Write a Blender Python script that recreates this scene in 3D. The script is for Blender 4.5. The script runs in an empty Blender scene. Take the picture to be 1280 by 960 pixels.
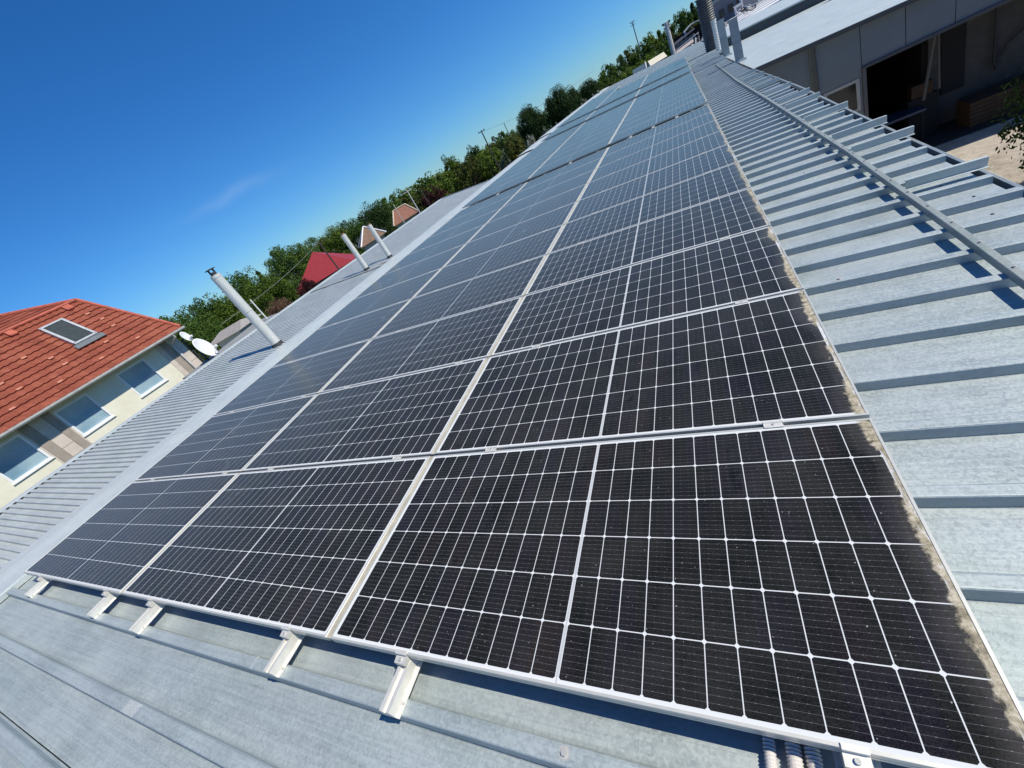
import bpy, bmesh, math, random
import numpy as np
from mathutils import Matrix, Vector
random.seed(7); rng = np.random.default_rng(7)
S = bpy.context.scene
COL = S.collection
PI = math.pi
R = math.radians
TH = R(4.0)                                   # the long roof falls 4 degrees towards +x
MR = Matrix.Rotation(TH, 3, 'Y')

# ---------------------------------------------------------------- camera
cam = bpy.data.cameras.new('camera'); co = bpy.data.objects.new('camera', cam); COL.objects.link(co)
right = Vector((0.840, 0.286, -0.461)); down = Vector((-0.204, -0.621, -0.757)); fwd = Vector((-0.503, 0.729, -0.464))
fwd.normalize(); right = (right - right.dot(fwd)*fwd).normalized(); up = right.cross(fwd)
co.matrix_world = Matrix(((right.x, up.x, -fwd.x, -0.337), (right.y, up.y, -fwd.y, -0.381), (right.z, up.z, -fwd.z, 1.437), (0, 0, 0, 1)))
cam.sensor_fit = 'HORIZONTAL'; cam.sensor_width = 36; cam.lens = 14.377
cam.clip_start = 0.05; cam.clip_end = 4000
S.camera = co
CLOUD_DIR = (-.757, .634, .157); CLOUD_END = (-.736, .658, .1563)
# ---------------------------------------------------------------- sky, sun, exposure
SUN = Vector((0.758, 0.130, 0.949)).normalized()
W = bpy.data.worlds.new('World'); S.world = W; W.use_nodes = True
nt = W.node_tree; nt.nodes.clear()
sky = nt.nodes.new('ShaderNodeTexSky'); sky.sky_type = 'NISHITA'; sky.sun_disc = False
sky.sun_elevation = math.asin(SUN.z); sky.sun_rotation = math.atan2(SUN.x, SUN.y)
sky.altitude = 0; sky.air_density = 1.0; sky.dust_density = 0.0; sky.ozone_density = 1.6
bg = nt.nodes.new('ShaderNodeBackground'); bg.inputs[1].default_value = 0.084
hs = nt.nodes.new('ShaderNodeHueSaturation'); hs.inputs['Saturation'].default_value = 1.08; hs.inputs['Value'].default_value = 1.0
wo = nt.nodes.new('ShaderNodeOutputWorld')
tint = nt.nodes.new('ShaderNodeMix'); tint.data_type = 'RGBA'; tint.blend_type = 'MULTIPLY'; tint.inputs[0].default_value = 1; tint.inputs[7].default_value = (0.49, 0.88, 1.42, 1)
nt.links.new(sky.outputs[0], tint.inputs[6]); nt.links.new(tint.outputs[2], hs.inputs['Color']); 
# one faint wisp of cirrus, left of centre
geo = nt.nodes.new('ShaderNodeTexCoord')
def vdot(v):
    n = nt.nodes.new('ShaderNodeVectorMath'); n.operation = 'DOT_PRODUCT'; nt.links.new(geo.outputs['Generated'], n.inputs[0]); n.inputs[1].default_value = v; return n.outputs['Value']
def wm(op, a, b=None):
    n = nt.nodes.new('ShaderNodeMath'); n.operation = op
    for i, q in enumerate((a, b)):
        if q is None: continue
        if isinstance(q, (int, float)): n.inputs[i].default_value = q
        else: nt.links.new(q, n.inputs[i])
    return n.outputs[0]
C0 = Vector(CLOUD_DIR).normalized(); C1 = Vector(CLOUD_END).normalized(); CT = (C1-C0).normalized(); CN = C0.cross(CT).normalized(); CT = CN.cross(C0)
cn_ = nt.nodes.new('ShaderNodeTexNoise'); cn_.inputs['Scale'].default_value = 14; cn_.inputs['Detail'].default_value = 6; nt.links.new(geo.outputs['Generated'], cn_.inputs['Vector'])
uu = wm('MULTIPLY', vdot(CT), 13.0); ww_ = wm('MULTIPLY', wm('ADD', vdot(CN), wm('MULTIPLY', wm('SUBTRACT', cn_.outputs[0], .5), .03)), 110.0)
gs = wm('ADD', wm('MULTIPLY', uu, uu), wm('MULTIPLY', ww_, ww_))
amt = wm('MULTIPLY', wm('POWER', 2.718, wm('MULTIPLY', gs, -1.0)), wm('MULTIPLY', wm('MAXIMUM', vdot(C0), 0.0), .10))
cmx = nt.nodes.new('ShaderNodeMix'); cmx.data_type = 'RGBA'; nt.links.new(amt, cmx.inputs[0]); nt.links.new(hs.outputs[0], cmx.inputs[6]); cmx.inputs[7].default_value = (7.5, 9.0, 11.0, 1)
nt.links.new(cmx.outputs[2], bg.inputs[0]); nt.links.new(bg.outputs[0], wo.inputs[0])
sl = bpy.data.lights.new('sun', 'SUN'); sl.energy = 5.0; sl.angle = R(0.53); sl.color = (1.0, 0.95, 0.83)
so = bpy.data.objects.new('sun', sl); COL.objects.link(so); so.rotation_euler = SUN.to_track_quat('Z', 'Y').to_euler()
S.view_settings.view_transform = 'Standard'; S.view_settings.look = 'None'; S.view_settings.exposure = 0.0; S.view_settings.gamma = 1.0

# ---------------------------------------------------------------- node helper
class X:
    """tiny expression wrapper over math nodes"""
    def __init__(s, t, sock): s.t = t; s.s = sock
    def _m(s, op, *o):
        n = s.t.nodes.new('ShaderNodeMath'); n.operation = op
        for i, v in enumerate((s,) + o):
            if isinstance(v, X): s.t.links.new(v.s, n.inputs[i])
            else: n.inputs[i].default_value = v
        return X(s.t, n.outputs[0])
    def __add__(s, o): return s._m('ADD', o)
    def __sub__(s, o): return s._m('SUBTRACT', o)
    def __mul__(s, o): return s._m('MULTIPLY', o)
    def __truediv__(s, o): return s._m('DIVIDE', o)
    def abs(s): return s._m('ABSOLUTE')
    def fract(s): return s._m('FRACT')
    def floor(s): return s._m('FLOOR')
    def lt(s, o): return s._m('LESS_THAN', o)
    def gt(s, o): return s._m('GREATER_THAN', o)
    def max(s, o): return s._m('MAXIMUM', o)
    def min(s, o): return s._m('MINIMUM', o)
    def pow(s, o): return s._m('POWER', o)
    def clamp(s): return s._m('MAXIMUM', 0.0)._m('MINIMUM', 1.0)

class Mat:
    def __init__(s, name):
        s.m = bpy.data.materials.new(name); s.m.use_nodes = True; s.t = s.m.node_tree
        s.b = s.t.nodes['Principled BSDF']
    def link(s, a, b): s.t.links.new(a.s if isinstance(a, X) else a, b)
    def node(s, k, **kw):
        n = s.t.nodes.new(k)
        for a, v in kw.items(): setattr(n, a, v)
        return n
    def coord(s, kind='Object'):
        return s.node('ShaderNodeTexCoord').outputs[kind]
    def mapping(s, vec, scale=(1, 1, 1), loc=(0, 0, 0)):
        n = s.node('ShaderNodeMapping'); n.inputs['Scale'].default_value = scale; n.inputs['Location'].default_value = loc
        s.link(vec, n.inputs[0]); return n.outputs[0]
    def noise(s, vec, scale, detail=4, rough=.55):
        n = s.node('ShaderNodeTexNoise'); n.inputs['Scale'].default_value = scale; n.inputs['Detail'].default_value = detail; n.inputs['Roughness'].default_value = rough
        s.link(vec, n.inputs['Vector']); return X(s.t, n.outputs[0])
    def voro(s, vec, scale, feat='F1'):
        n = s.node('ShaderNodeTexVoronoi'); n.inputs['Scale'].default_value = scale; n.feature = feat
        s.link(vec, n.inputs['Vector']); return n
    def ramp(s, fac, stops):
        n = s.node('ShaderNodeValToRGB'); e = n.color_ramp.elements
        while len(e) > 1: e.remove(e[0])
        e[0].position = stops[0][0]; e[0].color = (*stops[0][1], 1)
        for p, c in stops[1:]:
            k = e.new(p); k.color = (*c, 1)
        s.link(fac, n.inputs[0]); return n.outputs[0]
    def mix(s, fac, a, b):
        n = s.node('ShaderNodeMix', data_type='RGBA')
        if isinstance(fac, (int, float)): n.inputs[0].default_value = fac
        else: s.link(fac, n.inputs[0])
        for v, i in ((a, 6), (b, 7)):
            if isinstance(v, tuple): n.inputs[i].default_value = (*v, 1)
            else: s.link(v, n.inputs[i])
        return n.outputs[2]
    def bump(s, h, strength=.3, dist=.01):
        n = s.node('ShaderNodeBump'); n.inputs['Strength'].default_value = strength; n.inputs['Distance'].default_value = dist
        s.link(h, n.inputs['Height']); s.link(n.outputs[0], s.b.inputs['Normal'])
    def base(s, c):
        if isinstance(c, tuple): s.b.inputs['Base Color'].default_value = (*c, 1)
        else: s.link(c, s.b.inputs['Base Color'])
    def set(s, rough=.5, metal=0., spec=.5):
        s.b.inputs['Roughness'].default_value = rough; s.b.inputs['Metallic'].default_value = metal
        s.b.inputs['Specular IOR Level'].default_value = spec

def simple(name, c, rough=.6, metal=0., spec=.5, var=.15, scale=6., bump=0.):
    m = Mat(name); m.set(rough, metal, spec)
    n = m.noise(m.coord(), scale, 5, .6)
    a = tuple(v*(1-var) for v in c); b = tuple(min(1, v*(1+var)) for v in c)
    m.base(m.ramp(n, [(.3, a), (.7, b)]))
    if bump: m.bump(n, bump, .02)
    return m.m

def zinc(name, lo, hi, sx=1.2, sy=14., metal=.25, rough=.5, rust=0.0, along=.40, groove=False):
    m = Mat(name); m.set(rough, metal, .5)
    oc = m.coord()
    streak = m.noise(m.mapping(oc, (sx, sy*3, 3)), 1.6, 6, .65)
    cloud = m.noise(oc, 2.1, 7, .68)
    mott = m.noise(oc, 26, 5, .75)
    sp = m.voro(oc, 120); spc = m.node('ShaderNodeSeparateColor'); m.link(sp.outputs['Color'], spc.inputs[0])
    spang = X(m.t, spc.outputs[0])
    patch = X(m.t, m.voro(m.mapping(oc, (1.1, 3.3, 1)), 1.0).outputs['Distance'])
    f = streak*(along*1.05) + cloud*.50 + mott*(.30-along*.45) + spang*.10
    c = m.ramp(f, [(.36, lo), (.64, hi)])
    hue = m.noise(oc, 1.1, 4, .6)
    c = m.mix(((hue-.42)*3.5).clamp()*.45, c, (lo[0]*1.30, lo[1]*1.25, lo[2]*1.36))
    c = m.mix(((hue*-1+.47)*3.5).clamp()*.40, c, (lo[0]*1.12, lo[1]*1.28, lo[2]*1.24))
    if rust:
        rn = m.noise(m.mapping(oc, (1.3, 4, 3)), 2.3, 8, .75)
        c = m.mix(((rn-.66)*7*rust).clamp()*.6, c, (.30, .22, .15))
        # long thin scratches running down the slope
        sn_ = m.noise(m.mapping(oc, (.55, 60, 1)), 2.0, 2, .4)
        c = m.mix((sn_.gt(.66)*((cloud-.42)*4).clamp())*.22, c, (.16, .18, .18))
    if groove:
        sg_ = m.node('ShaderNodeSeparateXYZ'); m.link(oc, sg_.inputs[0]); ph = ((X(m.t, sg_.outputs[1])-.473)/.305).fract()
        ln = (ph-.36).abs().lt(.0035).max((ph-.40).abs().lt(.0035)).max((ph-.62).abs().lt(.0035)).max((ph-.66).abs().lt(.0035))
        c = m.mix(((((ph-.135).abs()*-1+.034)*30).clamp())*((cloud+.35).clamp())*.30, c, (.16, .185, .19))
        c = m.mix(((((ph-.885).abs()*-1+.010)*100).clamp())*.45, c, (.10, .12, .12))  # contact shade at the near rib foot, painted into the colour
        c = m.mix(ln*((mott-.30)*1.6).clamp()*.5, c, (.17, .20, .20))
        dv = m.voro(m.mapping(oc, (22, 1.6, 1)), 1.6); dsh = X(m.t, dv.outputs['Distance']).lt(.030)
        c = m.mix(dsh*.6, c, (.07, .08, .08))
    gv = m.voro(oc, 38); g = X(m.t, gv.outputs['Distance']).lt(.05)
    c = m.mix(g*.35, c, (.12, .12, .11))
    wv = m.voro(oc, 17); w_ = X(m.t, wv.outputs['Distance']).lt(.035)
    c = m.mix(w_*.5, c, (.75, .75, .72))
    m.base(c)
    rr = spang*.18 + (rough-.09) + (cloud-.5)*.2; m.link(rr, m.b.inputs['Roughness'])
    m.bump(streak*(.4*along) + spang*.16 + mott*.2 + cloud*.9, .16, .006)
    return m.m

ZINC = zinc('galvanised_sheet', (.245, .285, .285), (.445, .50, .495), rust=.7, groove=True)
ZINC_B = zinc('weathered_corrugated_sheet', (.36, .395, .375), (.53, .565, .54), sx=2, sy=2)
ZINC_C = zinc('zinc_flashing', (.43, .475, .455), (.60, .645, .615), sx=14, sy=1)
ZINC_R = zinc('pale_sheet_roof', (.37, .42, .40), (.53, .58, .55), sx=1, sy=6)
ALU = simple('aluminium', (.64, .625, .555), .42, .4, .5, .06, 20)
ALU_D = simple('raw_aluminium', (.76, .73, .65), .45, .4, .5, .09, 30)
STEEL = simple('steel', (.50, .49, .46), .5, .3, .5, .1, 60)
DARK = simple('dark_rubber', (.03, .03, .032), .7)
PLAST = simple('white_plastic_tube', (.70, .66, .62), .5, 0, .5, .05, 40)
FLUE = zinc('flue_metal', (.54, .53, .48), (.74, .73, .67), sx=8, sy=8, metal=.3, rough=.42)

# ---------------------------------------------------------------- solar glass
def solar_mat(name, dust_w, dust_amt):
    m = Mat(name); oc = m.coord()
    sep = m.node('ShaderNodeSeparateXYZ'); m.link(oc, sep.inputs[0])
    x = X(m.t, sep.outputs[0]); y = X(m.t, sep.outputs[1])
    PX, PY = .0860, .16917
    ty = (y-.019)/PY; dy = (ty.fract()-.5).abs()*(-PY)+(.5*PY)
    xs = (x-1.059).abs(); tx = (xs-.0055)/PX; dx = (tx.fract()-.5).abs()*(-PX)+(.5*PX)
    line = dx.lt(.0014).max(dy.lt(.0016)).max((dx+dy).lt(.0086))
    out = xs.lt(.0034).max(xs.gt(1.0385)).max(y.lt(.0185)).max(y.gt(1.0345))
    ribbon = xs.lt(.0016)
    line = line.max(out)
    tb = (y-.019)/(PY/9); db = (tb.fract()-.5).abs()
    bus = db.gt(.472)
    dots = ((tx*3).fract()-.5).abs().gt(.44)
    inf = m.node('ShaderNodeObjectInfo'); rnd = X(m.t, inf.outputs['Random'])
    cmb = m.node('ShaderNodeCombineXYZ'); m.link((x/PX).floor(), cmb.inputs[0]); m.link(ty.floor(), cmb.inputs[1]); m.link(rnd*37, cmb.inputs[2])
    wn = m.node('ShaderNodeTexWhiteNoise', noise_dimensions='3D'); m.link(cmb.outputs[0], wn.inputs['Vector'])
    cell = m.ramp(X(m.t, wn.outputs[0]), [(0, (.0045, .0055, .006)), (.5, (.0065, .007, .0075)), (.8, (.007, .0065, .012)), (1, (.0105, .0075, .008))])
    c = m.mix(bus*(dots*.32+.15), cell, (.45, .47, .50))
    c = m.mix(line, c, (.66, .67, .66))
    c = m.mix(ribbon*.85, c, (.33, .34, .35))
    # position in the array so that no two panels carry the same dirt
    off = m.node('ShaderNodeVectorMath', operation='ADD'); m.link(oc, off.inputs[0]); m.link(inf.outputs['Location'], off.inputs[1])
    wc = off.outputs[0]
    film = m.noise(wc, 3.2, 7, .65)
    rain = m.noise(m.mapping(wc, (1.2, 26, 1)), 2.2, 5, .7)
    grit = m.noise(wc, 260, 3, .8)
    filmf = ((film-.40)*.10 + (rain-.45)*.05 + (grit-.5)*.16 + .012).clamp()
    wiped = m.noise(m.mapping(wc, (7, 3.2, 1)), 1.3, 5, .62); filmf = filmf*((wiped*-1+.70)*14).clamp()*.8 + filmf*.2
    c = m.mix(filmf, c, (.42, .40, .37))
    sv = m.voro(wc, 46); sd = X(m.t, sv.outputs['Distance']); sc = m.node('ShaderNodeSeparateColor'); m.link(sv.outputs['Color'], sc.inputs[0])
    spk = sd.lt(X(m.t, sc.outputs[0])*.13-.035)
    sv2 = m.voro(wc, 13); sd2 = X(m.t, sv2.outputs['Distance']); sc2 = m.node('ShaderNodeSeparateColor'); m.link(sv2.outputs['Color'], sc2.inputs[0])
    spk2 = sd2.lt(X(m.t, sc2.outputs[1])*.05-.028)
    speck = spk.max(spk2)
    c = m.mix(speck*.55, c, (.50, .48, .44))
    # silt washed to the lower edge
    e = x*-1 + 2.118
    big = m.noise(m.mapping(wc, (.0, 2.6, 1)), 1.0, 2, .5); fine = m.noise(wc, 34, 6, .7); ends = (y-.526).abs()*1.0
    w = ((big-.22)*2.0*dust_w + ends.pow(2)*dust_w*.9)
    core = ((w + (fine-.5)*.05 - e)*90).clamp()
    haze = ((w*2.6 - e)/(w*2.6+.001)).clamp()*(fine*1.5).clamp()
    sand = m.ramp(fine, [(.30, (.09, .075, .048)), (.47, (.34, .295, .205)), (.68, (.60, .54, .42))])
    c = m.mix((haze*.17*dust_amt).clamp(), c, (.40, .38, .34))
    holes = m.noise(m.mapping(wc, (2.2, .8, 1)), 11, 4, .65)
    cf = (core*dust_amt).clamp()*((holes-.37)*11).clamp()
    c = m.mix(cf, c, sand)
    m.base(c)
    m.set(.2, 0, .40)
    rough = (cf*.7 + (film-.5)*.22 + .24 + speck*.3).clamp(); m.link(rough, m.b.inputs['Roughness'])
    m.b.inputs['IOR'].default_value = 1.22
    m.b.inputs['Sheen Weight'].default_value = 1.0; m.b.inputs['Sheen Roughness'].default_value = .32; m.b.inputs['Sheen Tint'].default_value = (1.0, .88, .62, 1); m.b.inputs['Specular Tint'].default_value = (1.0, .86, .60, 1); m.b.inputs['Specular IOR Level'].default_value = .40
    m.bump(fine*cf, .3, .01)
    return m.m
SOL = [solar_mat('solar_glass_silted', .054, 1.0), solar_mat('solar_glass_light_silt', .014, .9), solar_mat('solar_glass_clean', .010, .5)]

# ---------------------------------------------------------------- mesh helper
class MB:
    def __init__(s): s.v = []; s.f = []
    def box(s, x0, x1, y0, y1, z0, z1):
        b = len(s.v); s.v += [(x, y, z) for z in (z0, z1) for y in (y0, y1) for x in (x0, x1)]
        s.f += [tuple(b+i for i in q) for q in ((0, 2, 3, 1), (4, 5, 7, 6), (0, 1, 5, 4), (2, 6, 7, 3), (0, 4, 6, 2), (1, 3, 7, 5))]
        return s
    def obox(s, c, dx, dy, dz, mat):
        b = len(s.v)
        for z in (-.5, .5):
            for y in (-.5, .5):
                for x in (-.5, .5):
                    s.v.append(tuple(Vector(c) + mat @ Vector((x*dx, y*dy, z*dz))))
        s.f += [tuple(b+i for i in q) for q in ((0, 2, 3, 1), (4, 5, 7, 6), (0, 1, 5, 4), (2, 6, 7, 3), (0, 4, 6, 2), (1, 3, 7, 5))]
        return s
    def loft(s, rings, closed=True, caps=True):
        n = len(rings[0]); b = len(s.v)
        for r in rings: s.v += [tuple(p) for p in r]
        for i in range(len(rings)-1):
            for j in range(n if closed else n-1):
                a = b+i*n+j; c = b+i*n+(j+1) % n
                s.f.append((a, c, c+n, a+n))
        if caps and closed:
            s.f.append(tuple(b+i for i in range(n))[::-1]); s.f.append(tuple(b+(len(rings)-1)*n+i for i in range(n)))
        return s
    def extr(s, prof, axis, a, b_):
        """profile extruded along axis from a to b_; profile in the two other axes (order preserved)"""
        def P(p, t): return {'x': (t, p[0], p[1]), 'y': (p[0], t, p[1]), 'z': (p[0], p[1], t)}[axis]
        return s.loft([[P(p, a) for p in prof], [P(p, b_) for p in prof]])
    def sheet(s, prof, axis, ts):
        def P(p, t): return {'x': (t, p[0], p[1]), 'y': (p[0], t, p[1])}[axis]
        return s.loft([[P(p, t) for p in prof] for t in ts], closed=False, caps=False)
    def tube(s, pts, r, n=10, caps=True):
        pts = [Vector(p) for p in pts]; rings = []
        if not hasattr(r, '__len__'): r = [r]*len(pts)
        for i, p in enumerate(pts):
            d = (pts[min(i+1, len(pts)-1)] - pts[max(i-1, 0)]).normalized()
            a = d.orthogonal() if abs(d.z) > .95 else d.cross(Vector((0, 0, 1)))
            if abs(d.z) > .95: a = Vector((1, 0, 0)) - d*d.x
            a.normalize(); b = d.cross(a)
            rings.append([p + (a*math.cos(2*PI*k/n) + b*math.sin(2*PI*k/n))*r[i] for k in range(n)])
        return s.loft(rings, True, caps)
    def poly(s, pts):
        b = len(s.v); s.v += [tuple(p) for p in pts]; s.f.append(tuple(range(b, b+len(pts)))); return s
    def slab(s, pts, t):
        """polygon thickened along its normal (downwards by t)"""
        P = [Vector(p) for p in pts]; n = (P[1]-P[0]).cross(P[2]-P[0]).normalized()
        if n.z < 0: n = -n
        return s.loft([P, [p - n*t for p in P]])
    def build(s, name, mat, parent=None, smooth=False, loc=None, rot=None, bevel=0):
        me = bpy.data.meshes.new(name); me.from_pydata(s.v, [], s.f); me.validate()
        bm = bmesh.new(); bm.from_mesh(me); bmesh.ops.recalc_face_normals(bm, faces=bm.faces) if not getattr(s, 'open', False) else None
        bm.to_mesh(me); bm.free()
        if smooth:
            me.polygons.foreach_set('use_smooth', [True]*len(me.polygons))
            try: me.set_sharp_from_angle(angle=R(40))
            except Exception: pass
        me.materials.append(mat)
        o = bpy.data.objects.new(name, me); COL.objects.link(o)
        if parent: o.parent = parent
        if loc is not None: o.location = loc
        if rot is not None: o.rotation_euler = rot
        if bevel:
            b = o.modifiers.new('b', 'BEVEL'); b.width = bevel; b.segments = 2; b.limit_method = 'ANGLE'
        return o

def tag(o, label=None, cat=None, group=None, kind=None):
    if label: o['label'] = label
    if cat: o['category'] = cat
    if group: o['group'] = group
    if kind: o['kind'] = kind
    return o
def thing(name, label, cat, loc=(0, 0, 0), rot=(0, 0, 0), group=None):
    o = bpy.data.objects.new(name, None); COL.objects.link(o); o.location = loc; o.rotation_euler = rot; o.empty_display_size = .1
    return tag(o, label, cat, group)
def roof_thing(name, label, cat, p=(0, 0, 0), group=None):
    return thing(name, label, cat, MR @ Vector(p), (0, TH, 0), group)
def copy_tree(o, parent=None):
    c = o.copy(); COL.objects.link(c); c.parent = parent
    for ch in [k for k in bpy.data.objects if k.parent == o]: copy_tree(ch, c)
    return c
ORD = ['first', 'second', 'third', 'fourth', 'fifth', 'sixth', 'seventh', 'eighth', 'ninth', 'tenth', 'eleventh', 'twelfth', 'thirteenth', 'fourteenth', 'fifteenth', 'sixteenth', 'seventeenth', 'eighteenth', 'nineteenth', 'twentieth']
ORD += ['twenty-'+q for q in ORD[:9]] + ['thirtieth'] + ['thirty-'+q for q in ORD[:9]]

# ================================================================= THE GROUND
GZ = -4.0
gm = Mat('ground_grass_and_earth'); gm.set(.95)
gn = gm.noise(gm.coord(), .12, 8, .6); gn2 = gm.noise(gm.coord(), 3., 6, .6)
gm.base(gm.ramp(gn*.6+gn2*.4, [(.35, (.035, .055, .018)), (.55, (.07, .085, .03)), (.7, (.16, .13, .08))])); gm.bump(gn2, .5, .1)
tag(MB().poly([(-1500, -600, GZ), (1500, -600, GZ), (1500, 2500, GZ), (-1500, 2500, GZ)]).build('ground', gm.m), kind='structure')
ym = Mat('pale_yard_paving'); ym.set(.9)
yn = ym.noise(ym.coord(), .9, 8, .7); yn3 = ym.noise(ym.coord(), 6, 8, .8); yv = ym.voro(ym.coord(), 2.3)
yc = ym.ramp(yn*.5+yn3*.5, [(.34, (.20, .165, .125)), (.48, (.40, .345, .28)), (.64, (.56, .50, .42))])
yc = ym.mix(X(ym.t, yv.outputs['Distance']).lt(.10)*.5, yc, (.66, .61, .52))
ym.base(yc); ym.bump(yn3, .8, .04)
tag(MB().box(1.0, 40, -20, 14.6, GZ-.2, GZ+.01).build('yard_paving', ym.m), kind='structure')

# ================================================================= LONG HALL UNDER THE PANELS
RT, RB, PITCH, RC0 = -.085, -.134, .305, .473   # rib top, pan, rib pitch, centre of one rib
CREAM = simple('cream_render', (.60, .55, .42), .85, 0, .3, .08, 3, .05)
DGREY = simple('dark_grey_wall_panel', (.14, .165, .185), .6, 0, .3, .08, 1.2)
hall = roof_thing('industrial_hall', 'long low hall with ribbed galvanised metal roof carrying the solar panels', 'hall')
def rib_sheet(x0, x1, y0, y1, dz=0., nx=None):
    prof = []; k0 = math.floor((y0-RC0)/PITCH)-1; k1 = math.ceil((y1-RC0)/PITCH)+1
    for k in range(k0, k1+1):
        c = RC0+k*PITCH
        for dy, z in ((-.031, RB), (-.0260, RT-.0025), (-.0235, RT-.0003), (-.020, RT), (.016, RT), (.0215, RT-.002), (.0265, RT-.008), (.033, RB+.004), (.038, RB)):
            prof.append((c+dy, z+dz))
    prof = [p for p in prof if y0 <= p[0] <= y1]
    prof = [(y0, RB+dz)] + prof + [(y1, RB+dz)]
    m = MB(); m.open = True
    ts = [x0+(x1-x0)*i/(nx or 1) for i in range((nx or 1)+1)]
    m.sheet(prof, 'x', ts); return m
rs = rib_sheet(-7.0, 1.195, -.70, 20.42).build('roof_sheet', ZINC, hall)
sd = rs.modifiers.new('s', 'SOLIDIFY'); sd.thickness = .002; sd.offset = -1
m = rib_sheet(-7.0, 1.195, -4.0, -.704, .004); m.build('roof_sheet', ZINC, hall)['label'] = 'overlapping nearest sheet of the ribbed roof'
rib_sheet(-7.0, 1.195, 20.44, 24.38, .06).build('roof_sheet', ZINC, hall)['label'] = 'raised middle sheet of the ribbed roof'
rib_sheet(-7.0, 1.6, 24.40, 50.0, .11).build('roof_sheet', ZINC_R, hall)['label'] = 'farthest raised sheet of the ribbed roof'
m = MB(); m.box(-7.0, 1.19, 20.40, 20.435, -.16, RB+.062); m.box(-7.0, 1.19, 24.36, 24.395, -.12, RB+.112); m.build('step_flashing', ZINC_C, hall)
lap0 = None
for k in range(-1, 65, 3):
    c = RC0+k*PITCH; m = MB()
    m.extr([(-.0312, -.112), (-.0280, -.0870), (-.0240, -.0829), (-.0200, -.0824), (.0165, -.0824), (.0230, -.0845), (.0285, -.0920), (.0325, -.108), (.0310, -.108), (.0270, -.0925), (.0222, -.0858), (.0160, -.0838), (-.0195, -.0838), (-.0232, -.0843), (-.0266, -.0875), (-.0298, -.112)], 'x', -6.9, 1.193)
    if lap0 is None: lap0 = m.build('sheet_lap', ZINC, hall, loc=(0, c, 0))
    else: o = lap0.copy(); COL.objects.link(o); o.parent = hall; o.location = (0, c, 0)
# ridge cap (upper end of the ribbed sheets)
cp = [(-6.598, -.078), (-6.60, -.127), (-6.606, -.127), (-6.62, -.070), (-6.98, -.050), (-7.10, -.047), (-7.12, -.056), (-7.38, -.066), (-7.47, -.074), (-7.475, -.088), (-7.40, -.078), (-7.10, -.062), (-6.98, -.062), (-6.62, -.082), (-6.604, -.084)]
m = MB()
segs = np.arange(-4.0, 49.9, 2.0)
for i, a in enumerate(segs):
    z = (0.0025 if i % 2 else 0.0) + (0 if a < 20 else .06 if a < 24 else .11)
    m.extr([(px, pz+z) for px, pz in cp], 'y', a-.04, a+2.0)
m.build('ridge_cap', ZINC_C, hall)
# walls and gutter (world-vertical enough at four degrees)
m = MB(); m.box(-7.0, 1.0, -4.0, 50.0, -3.8, -.20); m.build('wall', CREAM, hall)
gx = [(-4, 1.24), (3, 1.235), (4.6, 1.24), (6.8, 1.27), (9.2, 1.31), (11.4, 1.30), (14.5, 1.28)]
def gxi(y): return float(np.interp(y, [a for a, _ in gx], [b for _, b in gx]))
m = MB(); rings = []
for y in np.linspace(-4, 14.5, 38):
    xo = gxi(y)+.012
    rings.append([(xo-.135, y, -.150), (xo-.135, y, -.235), (xo-.02, y, -.245), (xo-.004, y, -.235), (xo-.004, y, -.135), (xo-.012, y, -.130), (xo, y, -.122), (xo+.010, y, -.130), (xo+.006, y, -.245), (xo-.02, y, -.255), (xo-.145, y, -.245), (xo-.145, y, -.150)])
m.loft(rings); m.build('gutter', ZINC_C, hall)
m = MB(); m.open = False
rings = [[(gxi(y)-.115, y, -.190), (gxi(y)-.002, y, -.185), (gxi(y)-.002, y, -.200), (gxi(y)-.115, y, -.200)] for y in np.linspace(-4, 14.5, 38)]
m.loft(rings); m.build('gutter_strip', simple('black_gutter_strip', (.025, .022, .02), .95), hall)  # near-black strip laid along the gutter bottom
# screws in the pans near the eaves, washers on the first front rib
def screw(r=.008, h=.006):
    m = MB(); m.tube([(0, 0, 0), (0, 0, .002)], r*1.5, 12); m.tube([(0, 0, .002), (0, 0, h)], r*.8, 6); return m
sc0 = screw(.0065).build('roof_screw', DARK, hall, loc=(1.06, RC0+.15+5*PITCH, RB))
for k in range(6, 34):
    o = sc0.copy(); COL.objects.link(o); o.parent = hall; o.location = (1.06+random.uniform(-.05, .03), RC0+.15+k*PITCH, RB)
s1 = screw(.012, .009).build('washer_screw', STEEL, hall, loc=(-1.03, -.135, RT))
for x, y in ((.20, RC0+6*PITCH), (.45, RC0+13*PITCH)):
    o = s1.copy(); COL.objects.link(o); o.parent = hall; o.location = (x, y, RT)
# splice caps on the ribs
for x, k in ((-3.35, -3), (-4.75, -2), (-2.62, -2)):
    c = RC0+k*PITCH
    m = MB(); m.extr([(c-.033, RB+.001), (c-.0265, RT+.002), (c+.0265, RT+.002), (c+.033, RB+.001)], 'x', x, x+.13 if k == -3 else x+.012); m.build('rib_splice', ZINC_B, hall)
# eave brackets: upright Z profiles laid over some ribs and past the gutter
for yb, xe in ((3.367, 1.237), (4.549, 1.255), (5.169, 1.257), (6.365, 1.254), (7.55, 1.238), (8.164, 1.242), (9.375, 1.219), (10.49, 1.222), (11.16, 1.217), (12.24, 1.226), (13.4, 1.22)):
    c = yb
    m = MB()
    m.extr([(c-.002, -.084), (c+.045, -.084), (c+.045, -.081), (c+.001, -.081), (c+.001, -.026), (c+.026, -.025), (c+.026, -.022), (c-.002, -.022)], 'x', .825, xe)
    m.extr([(c-.030, -.0835), (c-.002, -.0835), (c-.002, -.081), (c-.030, -.081)], 'x', .825, xe)
    m.build('eave_bracket', ZINC_R, hall)

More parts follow.
